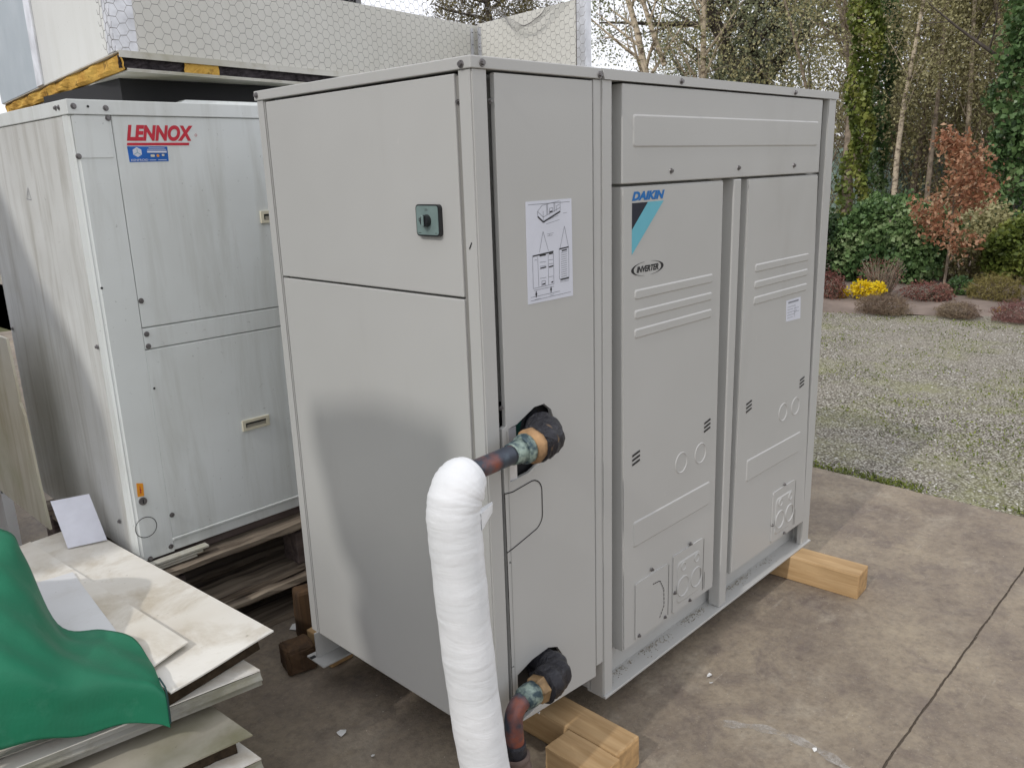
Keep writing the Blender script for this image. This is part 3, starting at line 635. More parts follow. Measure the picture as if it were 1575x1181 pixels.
timber('timber_block', (.115, 1.04), (.135, 1.10), .07, .19, GZ+.0004, M['wood_old'], 'upright rounded brown timber stub between the pallets and the beige unit', 'timber block', bev=.012, wm=M['wood_old'])
b = nb(); bx(b, -.048, .048, -.045, .045, 0, .088, .012, 2); bmesh.ops.subdivide_edges(b, edges=b.edges[:], cuts=2, use_grid_fill=True)
for v in b.verts: v.co += Vector((random.uniform(-1, 1), random.uniform(-1, 1), random.uniform(-.6, .6)))*.0035
o = obj('timber_block', b, M['wood_old'], smooth=False); o.location = (.004, .935, GZ+.0005); o.rotation_euler = (0, 0, R(-14)); tag(o, 'dark wet cube of old timber on the ground by the rear left foot', 'timber block')

# ================================================================== OLD WHITE UNIT
LX = thing('old_condensing_unit', (.25, 1.75, .285), 'old dirty white air conditioning unit with red brand name, standing on two pallets', 'air conditioner')
FY, X0, X1, BY = 1.285, -.315, .95, 2.22; W = M['lennox']; WS = M['lennox_side']
def lp(name, b, m=W, parent=None): return obj(name, b, m, parent or LX)
b = nb(); bx(b, X0+.02, X1-.02, FY+.012, BY-.02, .29, 1.66); lp('inner_casing', b)
b = nb(); bx(b, X0-.003, X1, FY-.005, BY, 1.6495, 1.690, .002, 2); lp('top_cover', b)
b = nb(); bx(b, X0, X0+.012, FY+.055, BY, .295, 1.6485, .003); lp('side_panel', b, WS)
b = nb(); prism(b, [(X0, FY+.053), (X0, FY+.008), (X0+.008, FY), (X0+.112, FY), (X0+.112, FY+.012), (X0+.012, FY+.053)], .295, 1.6485, 'z'); bmesh.ops.bevel(b, geom=[e for e in b.edges if abs(e.verts[0].co.z-e.verts[1].co.z) > .5 and e.verts[0].co.y < FY+.01 and e.verts[0].co.x < X0+.02], offset=.006, segments=3, affect='EDGES'); lp('corner_panel', b)
b = nb(); bx(b, X0+.006, X0+.104, FY-.002, FY, 1.532, 1.646, .0008); lp('cover_plate', b)
b = nb(); bx(b, -.2005, X1-.02, FY, FY+.02, 1.031, 1.6485, .002); lp('upper_panel', b)
b = nb(); bx(b, -.2015, X1-.02, FY, FY+.02, .963, 1.0275, .002); lp('middle_band', b)
b = nb(); bx(b, -.2035, X1-.02, FY, FY+.02, .335, .960, .002); bx(b, -.2035, X1-.02, FY-.004, FY+.0195, .326, .3345, .0015); lp('lower_panel', b)
b = nb(); bx(b, X0+.113, X1, FY+.002, FY+.03, .290, .325, .002); bx(b, X0+.004, X0+.1125, FY+.001, FY+.03, .288, .2945); lp('base_rail', b)
for z0 in ((.295, 1.648),): 
    b = nb(); bx(b, X0+.1122, X0+.1142, FY+.004, FY+.008, .33, 1.648); lp('panel_joint', b, M['black'])
for q in ((-.193, 1.113), (-.191, 1.010), (-.191, .972), (-.195, .413), (-.283, .291), (-.213, .308), (-.300, 1.671), (-.214, 1.668), (-.211, 1.641), (-.306, 1.537), (.60, 1.113), (.60, .413)):
    bolt((q[0], FY-.005 if q[1] > 1.65 else FY-.001, q[1]), (0, -1, 0), LX, .0062)
for q in ((1.365, 1.671), (1.34, 1.671), (1.345, .985), (2.18, .95), (1.40, .40)): bolt((X0-.003, *q), (-1, 0, 0), LX, .0055)
b = nb()
for q in ((-.262, 1.671), (-.192, .838), (-.300, 1.165)): prism(b, disc(q[0], q[1], .0035, 10), FY-.0062 if q[1] > 1.65 else FY-.0012, FY+.001, 'y')
lp('screw_hole', b, M['black'])
b = nb(); rr = disc(-.281, .400, .0335, 36); lines(b, [(*rr[i], *rr[(i+1) % 36]) for i in range(36)], 'y', FY-.0012, .0022); lp('knockout_outline', b, M['black'])
b = nb(); prism(b, disc(-.279, .489, .0125, 20), FY-.006, FY, 'y'); lk = lp('lock', b, M['bolt'])
b = nb(); lines(b, [(-.279, .482, -.279, .496)], 'y', FY-.0066, .003); obj('keyhole', b, M['black'], lk)
b = nb(); prism(b, [(-.292, .507), (-.272, .504), (-.270, .546), (-.290, .552)], FY-.0016, FY-.0008, 'y'); og = lp('warning_sticker', b, M['orange'])
b = nb(); lines(b, [(-.281, .515, -.281, .54), (-.284, .53, -.277, .524), (-.285, .52, -.278, .518)], 'y', FY-.002, .002); obj('sticker_print', b, M['red'], og)
def handle(u0, u1, v0, v1):
    b = nb(); prism(b, [(u0, v0), (u1, v0), (u1, v1), (u0, v1)], FY-.006, FY, 'y', [[(u0+.011, v0+.008), (u1-.011, v0+.008), (u1-.011, v1-.010), (u0+.011, v1-.010)]]); h = lp('recessed_handle', b, M['cream'])
    b = nb(); prism(b, [(u0+.011, v0+.008), (u1-.011, v0+.008), (u1-.011, v1-.010), (u0+.011, v1-.010)], FY-.0022, FY-.001, 'y'); obj('handle_cup', b, simple('handle_cup_grey', (.30, .28, .23, 1), .6), h)
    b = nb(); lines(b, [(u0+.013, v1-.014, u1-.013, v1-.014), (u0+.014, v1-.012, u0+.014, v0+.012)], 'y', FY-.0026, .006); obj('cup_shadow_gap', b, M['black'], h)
handle(.083, .184, .626, .663); handle(.235, .335, 1.316, 1.355)
txt('brand_lettering', 'LENNOX', 'y', FY-.0010, -.166, 1.5785, .205, .0455, M['red'], LX, .28, .050, 1.02)
b = nb(); prism(b, [(-.168, 1.566), (.020, 1.566), (.022, 1.5735), (-.166, 1.5735)], FY-.0010, FY-.0002, 'y'); lp('brand_underline', b, M['red'])
b = nb(); rr = disc(.046, 1.596, .0035, 14); lines(b, [(*rr[i], *rr[(i+1) % 14]) for i in range(14)], 'y', FY-.0008, .001); lp('registered_mark', b, M['red'])
b = nb(); prism(b, [(-.167, 1.519), (-.050, 1.520), (-.049, 1.5625), (-.168, 1.5635)], FY-.0009, FY-.0002, 'y'); st = lp('blue_sticker', b, M['sticker'])
b = nb(); hx = [(-.141+.0145*math.cos(R(30+60*i)), 1.547+.0140*math.sin(R(30+60*i))) for i in range(6)]; prism(b, hx, FY-.0013, FY-.001, 'y'); obj('hexagon_emblem', b, M['paper'], st)
b = nb(); lines(b, [(-.152, 1.540, -.141, 1.546), (-.141, 1.546, -.131, 1.540), (-.141, 1.546, -.141, 1.557)], 'y', FY-.0017, .0022); obj('emblem_lines', b, simple('pale_blue_ink', (.25, .42, .52, 1), .4), st)
txt('sticker_lettering', 'KENFROID', 'y', FY-.0014, -.162, 1.5215, .050, .0062, M['paper'], st, 0, .008)
b = nb(); lines(b, [(-.112, 1.548, -.053, 1.5475)], 'y', FY-.0014, .0055); lines(b, [(-.106, 1.5585, -.058, 1.558), (-.111, 1.5545, -.054, 1.554), (-.108, 1.524, -.088, 1.524), (-.082, 1.524, -.056, 1.524)], 'y', FY-.0014, .0016); obj('sticker_print', b, M['paper'], st)
b = nb(); prism(b, rrect(-.103, -.091, 1.533, 1.540, .002, 2), FY-.0014, FY-.001, 'y'); prism(b, rrect(-.069, -.061, 1.535, 1.541, .002, 2), FY-.0014, FY-.001, 'y'); obj('sticker_icon', b, M['cream'], st)
b = nb(); prism(b, disc(-.081, 1.5365, .0042, 12), FY-.0014, FY-.001, 'y'); obj('sticker_icon', b, M['orange'], st)
tr = [(1.735, 1.455), (1.765, 1.420), (1.722, 1.417)]; b = nb(); lines(b, [(*tr[i], *tr[(i+1) % 3]) for i in range(3)], 'x', X0-.0008, .0022); lines(b, [(1.739, 1.445, 1.742, 1.425)], 'x', X0-.0008, .002); lp('warning_triangle', b, M['grey_print'])
b = nb(); hexa(b, [(.02, FY+.04, 1.690), (.5, FY+.04, 1.690), (.5, FY+.10, 1.690), (.02, FY+.10, 1.690), (.05, FY+.045, 1.703), (.5, FY+.045, 1.703), (.5, FY+.09, 1.703), (.05, FY+.09, 1.703)]); lp('top_bracket', b)
b = nb(); bx(b, -.08, .88, FY+.20, 2.18, 1.6905, 1.7735); lp('fan_plinth', b, M['dark'])  # black colour paints the shade in the gap under the slab

# pallets under it
def pallet(z0, label, off, hb=.103):
    T = thing('pallet', (.25, 1.75, z0), label, 'pallet', 'weathered wooden pallets under the old white unit')
    z = z0
    for x0, x1 in ((-.33, .93),):
        for yy, yw in ((1.245+off, .13), (1.70, .12), (2.12, .12)):
            b = nb(); bx(b, x0, x1, yy, yy+yw, z, z+.024, .003); bmesh.ops.subdivide_edges(b, edges=[e for e in b.edges if e.calc_length() > .5], cuts=14)
            for v in b.verts: v.co += Vector((0, random.uniform(-1, 1), random.uniform(-1, 1)))*.004
            obj('bottom_board', b, M['wood_grey'], T)
            for bxp in (-.32, .225, .80):
                b = nb(); bx(b, bxp, bxp+.13, yy+.012, yy+.11, z+.0245, z+hb, .004); obj('block', b, M['wood_block'], T)
    zz = z+hb+.0005
    for x in (-.31, .24, .81):
        b = nb(); bx(b, x, x+.10, 1.26+off, 2.24, zz, zz+.021, .002); obj('stringer_board', b, M['wood_block'], T)
    zz += .0215
    for k in range(7):
        yy = 1.235+off+k*.145; b = nb(); bx(b, -.335, .935, yy, yy+.115-.012*(k % 2), zz, zz+.022, .003)
        bmesh.ops.subdivide_edges(b, edges=[e for e in b.edges if e.calc_length() > .5], cuts=18)
        for v in b.verts: v.co += Vector((0, random.uniform(-1, 1), random.uniform(-1, .6)))*.0045
        obj('deck_board', b, M['wood_grey'], T)
    return T
pallet(GZ+.001, 'lower weathered grey pallet resting on the ground under the old white unit', -.02)
pallet(GZ+.150, 'upper weathered grey pallet carrying the old white unit', 0, .150)
b = nb(); bx(b, -.30, .90, 1.315, 1.39, .2500, .2845, .004); bx(b, -.30, .90, 1.95, 2.03, .2500, .2845, .004)
spc = thing('spacer_battens', (.3, 1.5, .25), 'dark battens between the upper pallet and the old white unit', 'batten')
obj('batten', b, M['wood_block'], spc)
b = nb()
for k in range(3): bx(b, -.30, -.14+.02*k, 1.262-.004*k, 1.283, .252+.011*k, .260+.011*k, .001)
tag(obj('sheet_offcut', b, M['rim']), 'thin pale metal strips tucked under the near corner of the old white unit', 'metal strip')

# ================================================================== SANDWICH SLAB + ENCLOSURE ON TOP
A = Vector((-.147, 1.299, 0)); ex = Vector((.924, .130, 0)).normalized(); ey = Vector((.226, 1.912, 0)).normalized()
def fr(u, v, z): p = A+ex*u+ey*v; return (p.x, p.y, z)      # frame of the slab on top of the old unit
SB = thing('sandwich_panel', fr(.8, .8, 1.777), 'thick insulated panel with torn yellow foam edge lying on top of the old white unit', 'panel')
def fbox(b, u0, u1, v0, v1, z0, z1): hexa(b, [fr(u0, v0, z0), fr(u1, v0, z0), fr(u1, v1, z0), fr(u0, v1, z0), fr(u0, v0, z1), fr(u1, v0, z1), fr(u1, v1, z1), fr(u0, v1, z1)])
b = nb(); fbox(b, 0, 1.72, 0, 1.93, 1.8262, 1.830); fbox(b, .0, 1.72, -.001, .002, 1.811, 1.8261); obj('top_skin', b, M['rim'], SB)
b = nb(); fbox(b, .02, 1.72, .004, 1.93, 1.7745, 1.7785); fbox(b, .02, 1.72, .003, .006, 1.7786, 1.783); obj('bottom_skin', b, M['rim'], SB)
b = nb(); nn = 46
for side in (0,):
    rows = []
    for i in range(nn+1):
        v = .0+1.93*i/nn; rows.append([b.verts.new(fr(.004+.004*random.random()+.012*math.sin(k*.62)*0+.006*(k in (0,5))+.004*math.sin(i*.8+k), v, 1.7790+(.0465)*k/5)) for k in range(6)])
    for a, c in zip(rows, rows[1:]):
        for k in range(5): b.faces.new((a[k], c[k], c[k+1], a[k+1]))
fbox(b, .022, 1.70, .035, 1.92, 1.779, 1.8258)
obj('foam_core', b, M['foam'], SB)
b = nb(); rows = []
for i in range(121):
    u = -.002+1.70*i/120; rows.append([b.verts.new(fr(u, .010+.008*random.random(), 1.782+.034*k/5+(.003*random.random() if k in (0, 5) else 0))) for k in range(6)])
for a, c in zip(rows, rows[1:]):
    for k in range(5): b.faces.new((a[k], a[k+1], c[k+1], c[k]))
obj('weathered_foam_edge', b, M['foam_grey'], SB)
b = nb(); rows = []
for i in range(15):
    u = .205+.125*i/14; rows.append([b.verts.new(fr(u+.006*random.random(), .004+.004*random.random(), 1.7835+.030*k/4)) for k in range(5)])
for a, c in zip(rows, rows[1:]):
    for k in range(4): b.faces.new((a[k], a[k+1], c[k+1], c[k]))
obj('bare_foam_patch', b, M['foam'], SB)

EN = thing('panel_enclosure', fr(.8, .8, 1.8302), 'pen of upright cream panels with bright metal corners above the old white unit', 'enclosure')
b = nb(); fbox(b, .012, 1.74, .030, .075, 1.8306, 2.083); obj('wall_panel', b, M['panel'], EN)
b = nb(); fbox(b, .002, .045, .078, 1.02, 1.8306, 2.20); obj('wall_panel', b, M['panel_white'], EN)
b = nb(); fbox(b, -.002, .045, 1.125, 1.95, 1.8306, 2.22); obj('wall_panel', b, M['panel_blue'], EN)
b = nb(); fbox(b, -.006, .045, 1.021, 1.124, 1.8306, 2.22); obj('corner_profile', b, M['alu'], EN)
b = nb(); fbox(b, -.002, .070, .026, .0295, 1.8306, 2.20); fbox(b, -.0025, .0015, .0296, .10, 1.8306, 2.20); obj('corner_profile', b, M['alu'], EN)
# far corner and the wing that comes forward behind the beige unit
Fc = Vector(fr(1.700, .028, 0)); wv = -ey
def wg(s, t, z): p = Fc+wv*s+ex*t; return (p.x, p.y, z)
def wbox(b, s0, s1, t0, t1, z0, z1): hexa(b, [wg(s0, t0, z0), wg(s0, t1, z0), wg(s1, t1, z0), wg(s1, t0, z0), wg(s0, t0, z1), wg(s0, t1, z1), wg(s1, t1, z1), wg(s1, t0, z1)])
b = nb(); wbox(b, .015, .640, 0, .045, GZ+.002, 2.086); obj('wall_panel', b, M['panel'], EN)
b = nb(); wbox(b, .6405, .645, -.001, .046, GZ+.002, 2.20); obj('panel_edge', b, M['foam_dark'], EN)
b = nb(); wbox(b, .6455, .690, -.002, .047, GZ+.002, 2.20); obj('corner_profile', b, M['alu'], EN)
b = nb(); fbox(b, 1.664, 1.682, .025, .0285, 1.8306, 2.068); wbox(b, .018, .040, -.004, -.001, 1.8306, 2.072); obj('corner_bracket', b, M['alu'], EN)
b = nb()
for z in (1.86, 1.93, 2.0, 2.05): sweep(b, [fr(1.673, .0245, z), fr(1.673, .022, z)], .0022, 6); sweep(b, [wg(.03, -.0045, z-.01), wg(.03, -.007, z-.01)], .0022, 6)
obj('rivet', b, M['dark'], EN)
# chicken wire
S = []
def hexwire(fn, u0, u1, v0, v1, s=.0185, holes=None):
    W3 = math.sqrt(3)*s; ni = int((u1-u0)/W3)+1; nj = int((v1-v0)/(1.5*s))+1
    jit = {}
    def P(u, v):
        k = (round(u*2000), round(v*2000))
        if k not in jit: jit[k] = (random.uniform(-1, 1)*.0016, random.uniform(-1, 1)*.0016, .003*math.sin(u*23+v*9)+.002*random.random())
        j = jit[k]; return fn(u+j[0], v+j[1], j[2])
    for i in range(ni):
        for j in range(nj):
            cu = u0+i*W3+(W3/2 if j % 2 else 0); cv = v0+j*1.5*s
            if cu > u1: continue
            q = [(cu+s*math.cos(R(90+60*k)), cv+s*math.sin(R(90+60*k))) for k in range(6)]
            for k in (0, 1, 2):
                a, c = q[k], q[k+1]
                r = .0010 if k == 1 else .0006
                S.append((*P(*a), *P(*c), r, r))
def rot(fn): return fn
# hexagons with their twisted side horizontal, as rolled
def swap(fn): return lambda a, c, d: fn(c, a, d)
hexwire(swap(lambda u, v, d: fr(u, .016-d, v)), 1.842, 2.32, 0.0, 1.66)
hexwire(swap(lambda u, v, d: fr(-.009-d, u, v)), 1.842, 2.15, .02, .13)
hexwire(swap(lambda u, v, d: wg(u, -.012-d, v)), 1.842, 2.15, .02, .70)
for k in range(7):      # the wire's sagging loose strands on the wing
    x0 = .06+.05*k; p = [wg(.10+.02*k, -.02, 2.14-.004*k), wg(.30, -.035, 2.055-.006*k), wg(.40+.01*k, -.04, 2.020+.005*k), wg(.52, -.03, 2.06+.006*k), wg(.66, -.02, 2.13)]
    pp = bez(p, 6); S += [(*pp[i], *pp[i+1], .0008, .0008) for i in range(len(pp)-1)]
cw = obj('chicken_wire', segs_mesh('chicken_wire', S, 3), M['wire']); tag(cw, 'hexagonal chicken wire stretched over the cream panels on top of the old unit', 'wire mesh')

# ================================================================== LEFT PILE
def sheet(name, P4, z, m, label, th=.004, rim=0, rm=None, wave=.002, group='metal sheets piled at the left', zr=None):
    # P4: corner points near-right, far-right, far-left, near-left; the edge rim folds down at the front
    T = thing(name, (*[(P4[0][i]+P4[2][i])/2 for i in (0, 1)], z-th), label, 'metal sheet', group)
    a, bb, c, d = [Vector((*p, 0)) for p in P4]; n_ = 14
    b = nb(); g = []
    zf = zr or (lambda s, t: 0)
    for i in range(n_+1):
        r_ = []
        for j in range(n_+1):
            s, t = i/n_, j/n_; p = (a*(1-s)+d*s)*(1-t)+(bb*(1-s)+c*s)*t
            r_.append(b.verts.new((p.x, p.y, z+wave*math.sin(s*5+1)*math.cos(t*4)+zf(s, t))))
        g.append(r_)
    fs = [b.faces.new((g[i][j], g[i][j+1], g[i+1][j+1], g[i+1][j])) for i in range(n_) for j in range(n_)]
    r = bmesh.ops.extrude_face_region(b, geom=fs)
    for v in [q for q in r['geom'] if isinstance(q, bmesh.types.BMVert)]: v.co.z -= th
    bmesh.ops.recalc_face_normals(b, faces=b.faces[:]); obj('sheet_face', b, m, T)
    if rim:
        b = nb(); dirn = (d-a).normalized(); nrm_ = Vector((dirn.y, -dirn.x, 0))
        if nrm_.y > 0: nrm_ = -nrm_
        prof = [(0, -th), (.002, -th-rim*.25), (.012, -th-rim*.45), (.012, -th-rim*.55), (.002, -th-rim*.75), (.006, -th-rim)]
        L0 = [b.verts.new((a+nrm_*o_+Vector((0, 0, z+zz))).to_tuple()) for o_, zz in prof]; L1 = [b.verts.new((d+nrm_*o_+Vector((0, 0, z+zz))).to_tuple()) for o_, zz in prof]
        for k in range(len(prof)-1): b.faces.new((L0[k], L0[k+1], L1[k+1], L1[k]))
        bmesh.ops.solidify(b, geom=b.faces[:], thickness=.003); bmesh.ops.recalc_face_normals(b, faces=b.faces[:])
        obj('folded_rim', b, rm or M['rim'], T)
    return T
fv = Vector((-.29, -.05, 0)); 
def ext(p, d, s): return (p[0]+d[0]*s, p[1]+d[1]*s)
# front edges run from the near-right corner (420,972 in the photo) away to the left
dF = Vector((-.964, -.167, 0)).normalized(); dB = Vector((-.07, .985, 0)).normalized()
def quad(nr, wid, dep, dF=dF, dB=dB):
    a = Vector((*nr, 0)); return [tuple(a.xy), tuple((a+dB*dep).xy), tuple((a+dB*dep+dF*wid).xy), tuple((a+dF*wid).xy)]
dF2 = Vector((-.80, .60, 0)).normalized()
def core(parent, nr, wid, dep, z0, z1, m, ins=.02, dF=dF, name='foam_core'):
    q = quad((nr[0]-ins, nr[1]+ins), wid, dep, dF); b = nb(); n_ = 40; prism(b, q, z0, z1, 'z')
    bmesh.ops.subdivide_edges(b, edges=[e for e in b.edges if e.calc_length() > .3], cuts=30)
    for v in b.verts: v.co += Vector((random.uniform(-1, 1)*.004, random.uniform(-1, 1)*.004, 0))
    obj(name, b, m, parent)
T = sheet('metal_sheet', quad((-.280, .530), .30, 1.13, Vector((-.985, -.172, 0))), .330, M['sheet'], 'large stained cream sheet on top of the pile, its corner jutting towards the pallets')
core(T, (-.280, .530), .29, 1.10, .276, .3255, M['foam_dark'], .03, Vector((-.985, -.172, 0)))
T = sheet('metal_sheet', quad((-.462, .625), .17, .98, Vector((-.93, -.30, 0)).normalized()), .3455, M['sheet'], 'smaller stained cream sheet lying on the large one, partly under the green tarpaulin')
core(T, (-.462, .625), .16, .95, .3345, .3412, M['foam_dark'], .015, Vector((-.93, -.30, 0)).normalized())
T = sheet('metal_sheet', [(-.575, .72), (-.520, 1.25), (-.95, 1.30), (-.98, .62)], .352, M['sheet_white'], 'clean white sheet at the edge of the green tarpaulin')
T = sheet('metal_sheet', quad((-.735, .60), .4, .9, Vector((-1, .03, 0))), .322, M['sheet_white'], 'pale bluish sheet whose edge shows under the hem of the green tarpaulin')
core(T, (-.735, .60), .4, .85, .3065, .3135, M['foam_dark'], .01, Vector((-1, .03, 0)))
T = sheet('metal_sheet', quad((-.625, .545), .5, .9, Vector((-.98, .20, 0)).normalized()), .303, M['sheet'], 'cream sheet with a thin folded rim showing below the hem of the green tarpaulin', rim=.012)
core(T, (-.625, .545), .5, .85, .274, .2985, M['foam_dark'], .02, Vector((-.98, .20, 0)).normalized())
T = sheet('metal_sheet', quad((-.352, .485), .75, 1.05, Vector((-.985, .15, 0)).normalized()), .271, M['sheet'], 'cream sheet with a folded rim under the large stained sheet', rim=.034)
core(T, (-.352, .485), .75, 1.0, .235, .2665, M['foam_dark'], .012, Vector((-.985, .15, 0)).normalized())
b = nb(); q = quad((-.43, .545), .75, .10, Vector((-.985, .15, 0)).normalized()); prism(b, q, .203, .2335, 'z'); tag(obj('timber_batten', b, M['wood_old']), 'brown timber batten between the layers of the sheet pile', 'timber')
T = sheet('metal_sheet', quad((-.447, .368), .70, 1.0, Vector((-.985, .13, 0)).normalized()), .198, M['sheet_mould'], 'mouldy brown-stained sheet low in the pile beside the concrete', rim=0)
core(T, (-.447, .368), .70, 1.0, .152, .1935, M['foam_dark'], .03, Vector((-.985, .13, 0)).normalized())
T = sheet('metal_sheet', quad((-.447, .340), .70, 1.0, Vector((-.985, .13, 0)).normalized()), .148, M['sheet'], 'lowest visible cream sheet with folded rim, at the bottom of the pile', rim=.03)
core(T, (-.447, .340), .70, 1.0, .108, .1435, M['foam_dark'], .02, Vector((-.985, .13, 0)).normalized())
T = thing('pile_base', (-.8, .85, GZ), 'dark wooden base carrying the pile of metal sheets', 'pallet')
for k in range(3):
    b = nb(); q = quad((-.48, .40+.42*k), .62, .11, Vector((-.985, .13, 0)).normalized()); prism(b, q, GZ+.001, .106, 'z'); obj('bearer', b, M['wood_block'], T)

# the green tarpaulin thrown over the pile: a cloth surface through measured points
G = [  # rows from back edge to front edge, columns left to right
 [(-1.05, 1.30, .66), (-.90, 1.20, .645), (-.720, 1.054, .62), (-.695, .985, .555), (-.674, .884, .392), (-.601, .797, .374), (-.560, .714, .364), (-.566, .600, .358), (-.583, .520, .352)],
 [(-1.08, 1.10, .65), (-.92, 1.02, .64), (-.79, .90, .60), (-.735, .83, .52), (-.695, .77, .405), (-.63, .71, .385), (-.595, .64, .372), (-.582, .55, .362), (-.587, .490, .352)],
 [(-1.10, .85, .62), (-.98, .80, .60), (-.87, .72, .565), (-.79, .665, .50), (-.735, .62, .435), (-.67, .58, .402), (-.625, .55, .386), (-.600, .505, .372), (-.590, .472, .352)],
 [(-1.12, .62, .57), (-1.0, .60, .555), (-.90, .575, .525), (-.82, .545, .47), (-.755, .53, .425), (-.69, .515, .398), (-.64, .497, .382), (-.608, .480, .366), (-.592, .463, .335)],
 [(-1.13, .57, .45), (-1.02, .56, .44), (-.91, .545, .42), (-.83, .53, .385), (-.765, .517, .355), (-.70, .505, .335), (-.648, .490, .32), (-.612, .474, .305), (-.594, .460, .29)],
 [(-1.13, .56, .365), (-1.02, .55, .355), (-.915, .54, .343), (-.835, .528, .326), (-.768, .515, .308), (-.70, .502, .294), (-.650, .488, .286), (-.613, .472, .279), (-.595, .459, .268)],
]
def grid_interp(G, su, sv):
    rows = [bez(r, su) for r in G]; cols = list(zip(*rows)); return [bez(c, sv) for c in cols]
gg = grid_interp(G, 8, 8); b = nb()
vv = [[b.verts.new(p+Vector((0, 0, .0030*math.sin(p.x*31+p.y*17)*math.sin(p.y*23)+.006*math.sin(p.x*19-p.y*13)*math.sin(p.x*7+2)+.004*math.sin(p.x*47+p.y*29)))) for p in c] for c in gg]
for a, c in zip(vv, vv[1:]):
    for k in range(len(a)-1): b.faces.new((a[k], a[k+1], c[k+1], c[k]))
bmesh.ops.recalc_face_normals(b, faces=b.faces[:]); bmesh.ops.solidify(b, geom=b.faces[:], thickness=.0018)
TP = thing('tarpaulin', (-.8, .7, .33), 'green woven tarpaulin thrown over the left end of the sheet pile', 'tarpaulin'); obj('cloth', b, M['tarp'], TP, smooth=True)
b = nb(); edge = [c[0] for c in gg[-1:]] ; ed = gg[-1]; sweep(b, [Vector(p)+Vector((.002, -.001, 0)) for p in ed], .0022, 6); obj('hem', b, M['tarp_hem'], TP)

# stained board leaning at far left, white card behind the pile
b = nb(); pl = [(1.668, .338), (1.695, .50), (1.706, .64), (1.716, .73), (1.742, .772), (1.738, .81), (1.745, .87), (1.756, .984), (2.25, .984), (2.25, .338)]
prism(b, pl, -.452, -.444, 'x'); o = obj('leaning_board', b, M['sheet_lean']); 
bs = nb()
tag(o, 'stained cream board standing upright at the far left beside the old white unit', 'board')
b = nb(); cb = Vector((-.461, 1.474, .335)); cu = Vector((.109, -.033, 0)); cv = Vector((.006, .118, .128)); ct = Vector((.001, .002, -.002))
hexa(b, [cb, cb+cu, cb+cu+ct, cb+ct, cb+cv, cb+cu+cv, cb+cu+cv+ct, cb+cv+ct])
tag(obj('white_card', b, simple('clean_white_board', (.70, .71, .78, 1), .5)), 'small clean white card leaning behind the pile against the old white unit', 'card')
T = thing('storage_shelf', (-.6, 2.75, GZ), 'pale shelf with odds and ends far behind the leaning board at the left edge', 'shelf')
b = nb(); bx(b, -1.1, -.33, 2.6, 3.0, .78, .81); bx(b, -1.1, -.33, 2.6, 3.0, .20, .23); bx(b, -1.1, -1.06, 2.6, 3.0, GZ, 1.2); bx(b, -.37, -.33, 2.6, 3.0, GZ, 1.2); obj('shelf_frame', b, M['sheet_white'], T)
b = nb(); bx(b, -.9, -.5, 2.68, 2.95, .812, 1.02, .01); obj('blue_box', b, M['sticker'], T)
b = nb(); bx(b, -.48, -.38, 2.68, 2.9, .812, 1.1, .01); obj('brown_box', b, M['wood_old'], T)

# paper scraps, leaves
for k, (x, y, s, lab) in enumerate(((-.10, .55, .022, 'white paper shred left of the lagged pipe'), (-.20, .395, .014, 'tiny white scrap near the pile corner'), (-.10, .40, .009, 'small white chip in front of the beige side panel'), (.13, 1.15, .03, 'white torn scrap below the pallets'), (.17, 1.20, .018, 'pale curled shred by the pallet foot'), (.83, -.10, .016, 'white chip on the concrete before the long ledge'), (.80, -.125, .009, 'smaller white chip beside the larger one on the concrete'), (.72, -.49, .010, 'pale chip on the concrete near the joint'))):
    b = nb(); n_ = 6; vs = [b.verts.new((s*math.cos(1.05*i+k)*random.uniform(.4, 1), s*math.sin(1.05*i+k)*random.uniform(.3, .8), .002+.006*random.random())) for i in range(n_)]
    b.faces.new(vs); r = bmesh.ops.extrude_face_region(b, geom=b.faces[:])
    for v in r['geom']:
        if isinstance(v, bmesh.types.BMVert): v.co.z += .0012
    o = obj('paper_scrap', b, M['scrap']); o.location = (x, y, GZ+.001); tag(o, lab, 'scrap', 'white scraps littering the concrete')
tag(pebbles('floor_grit', 1500, (-.5, 2.6), (-.9, 1.25), GZ+.0008, .0006, .0024, M['grit'], 1.0), 'scattered grit and crumbs on the concrete', 'grit', kind='stuff')

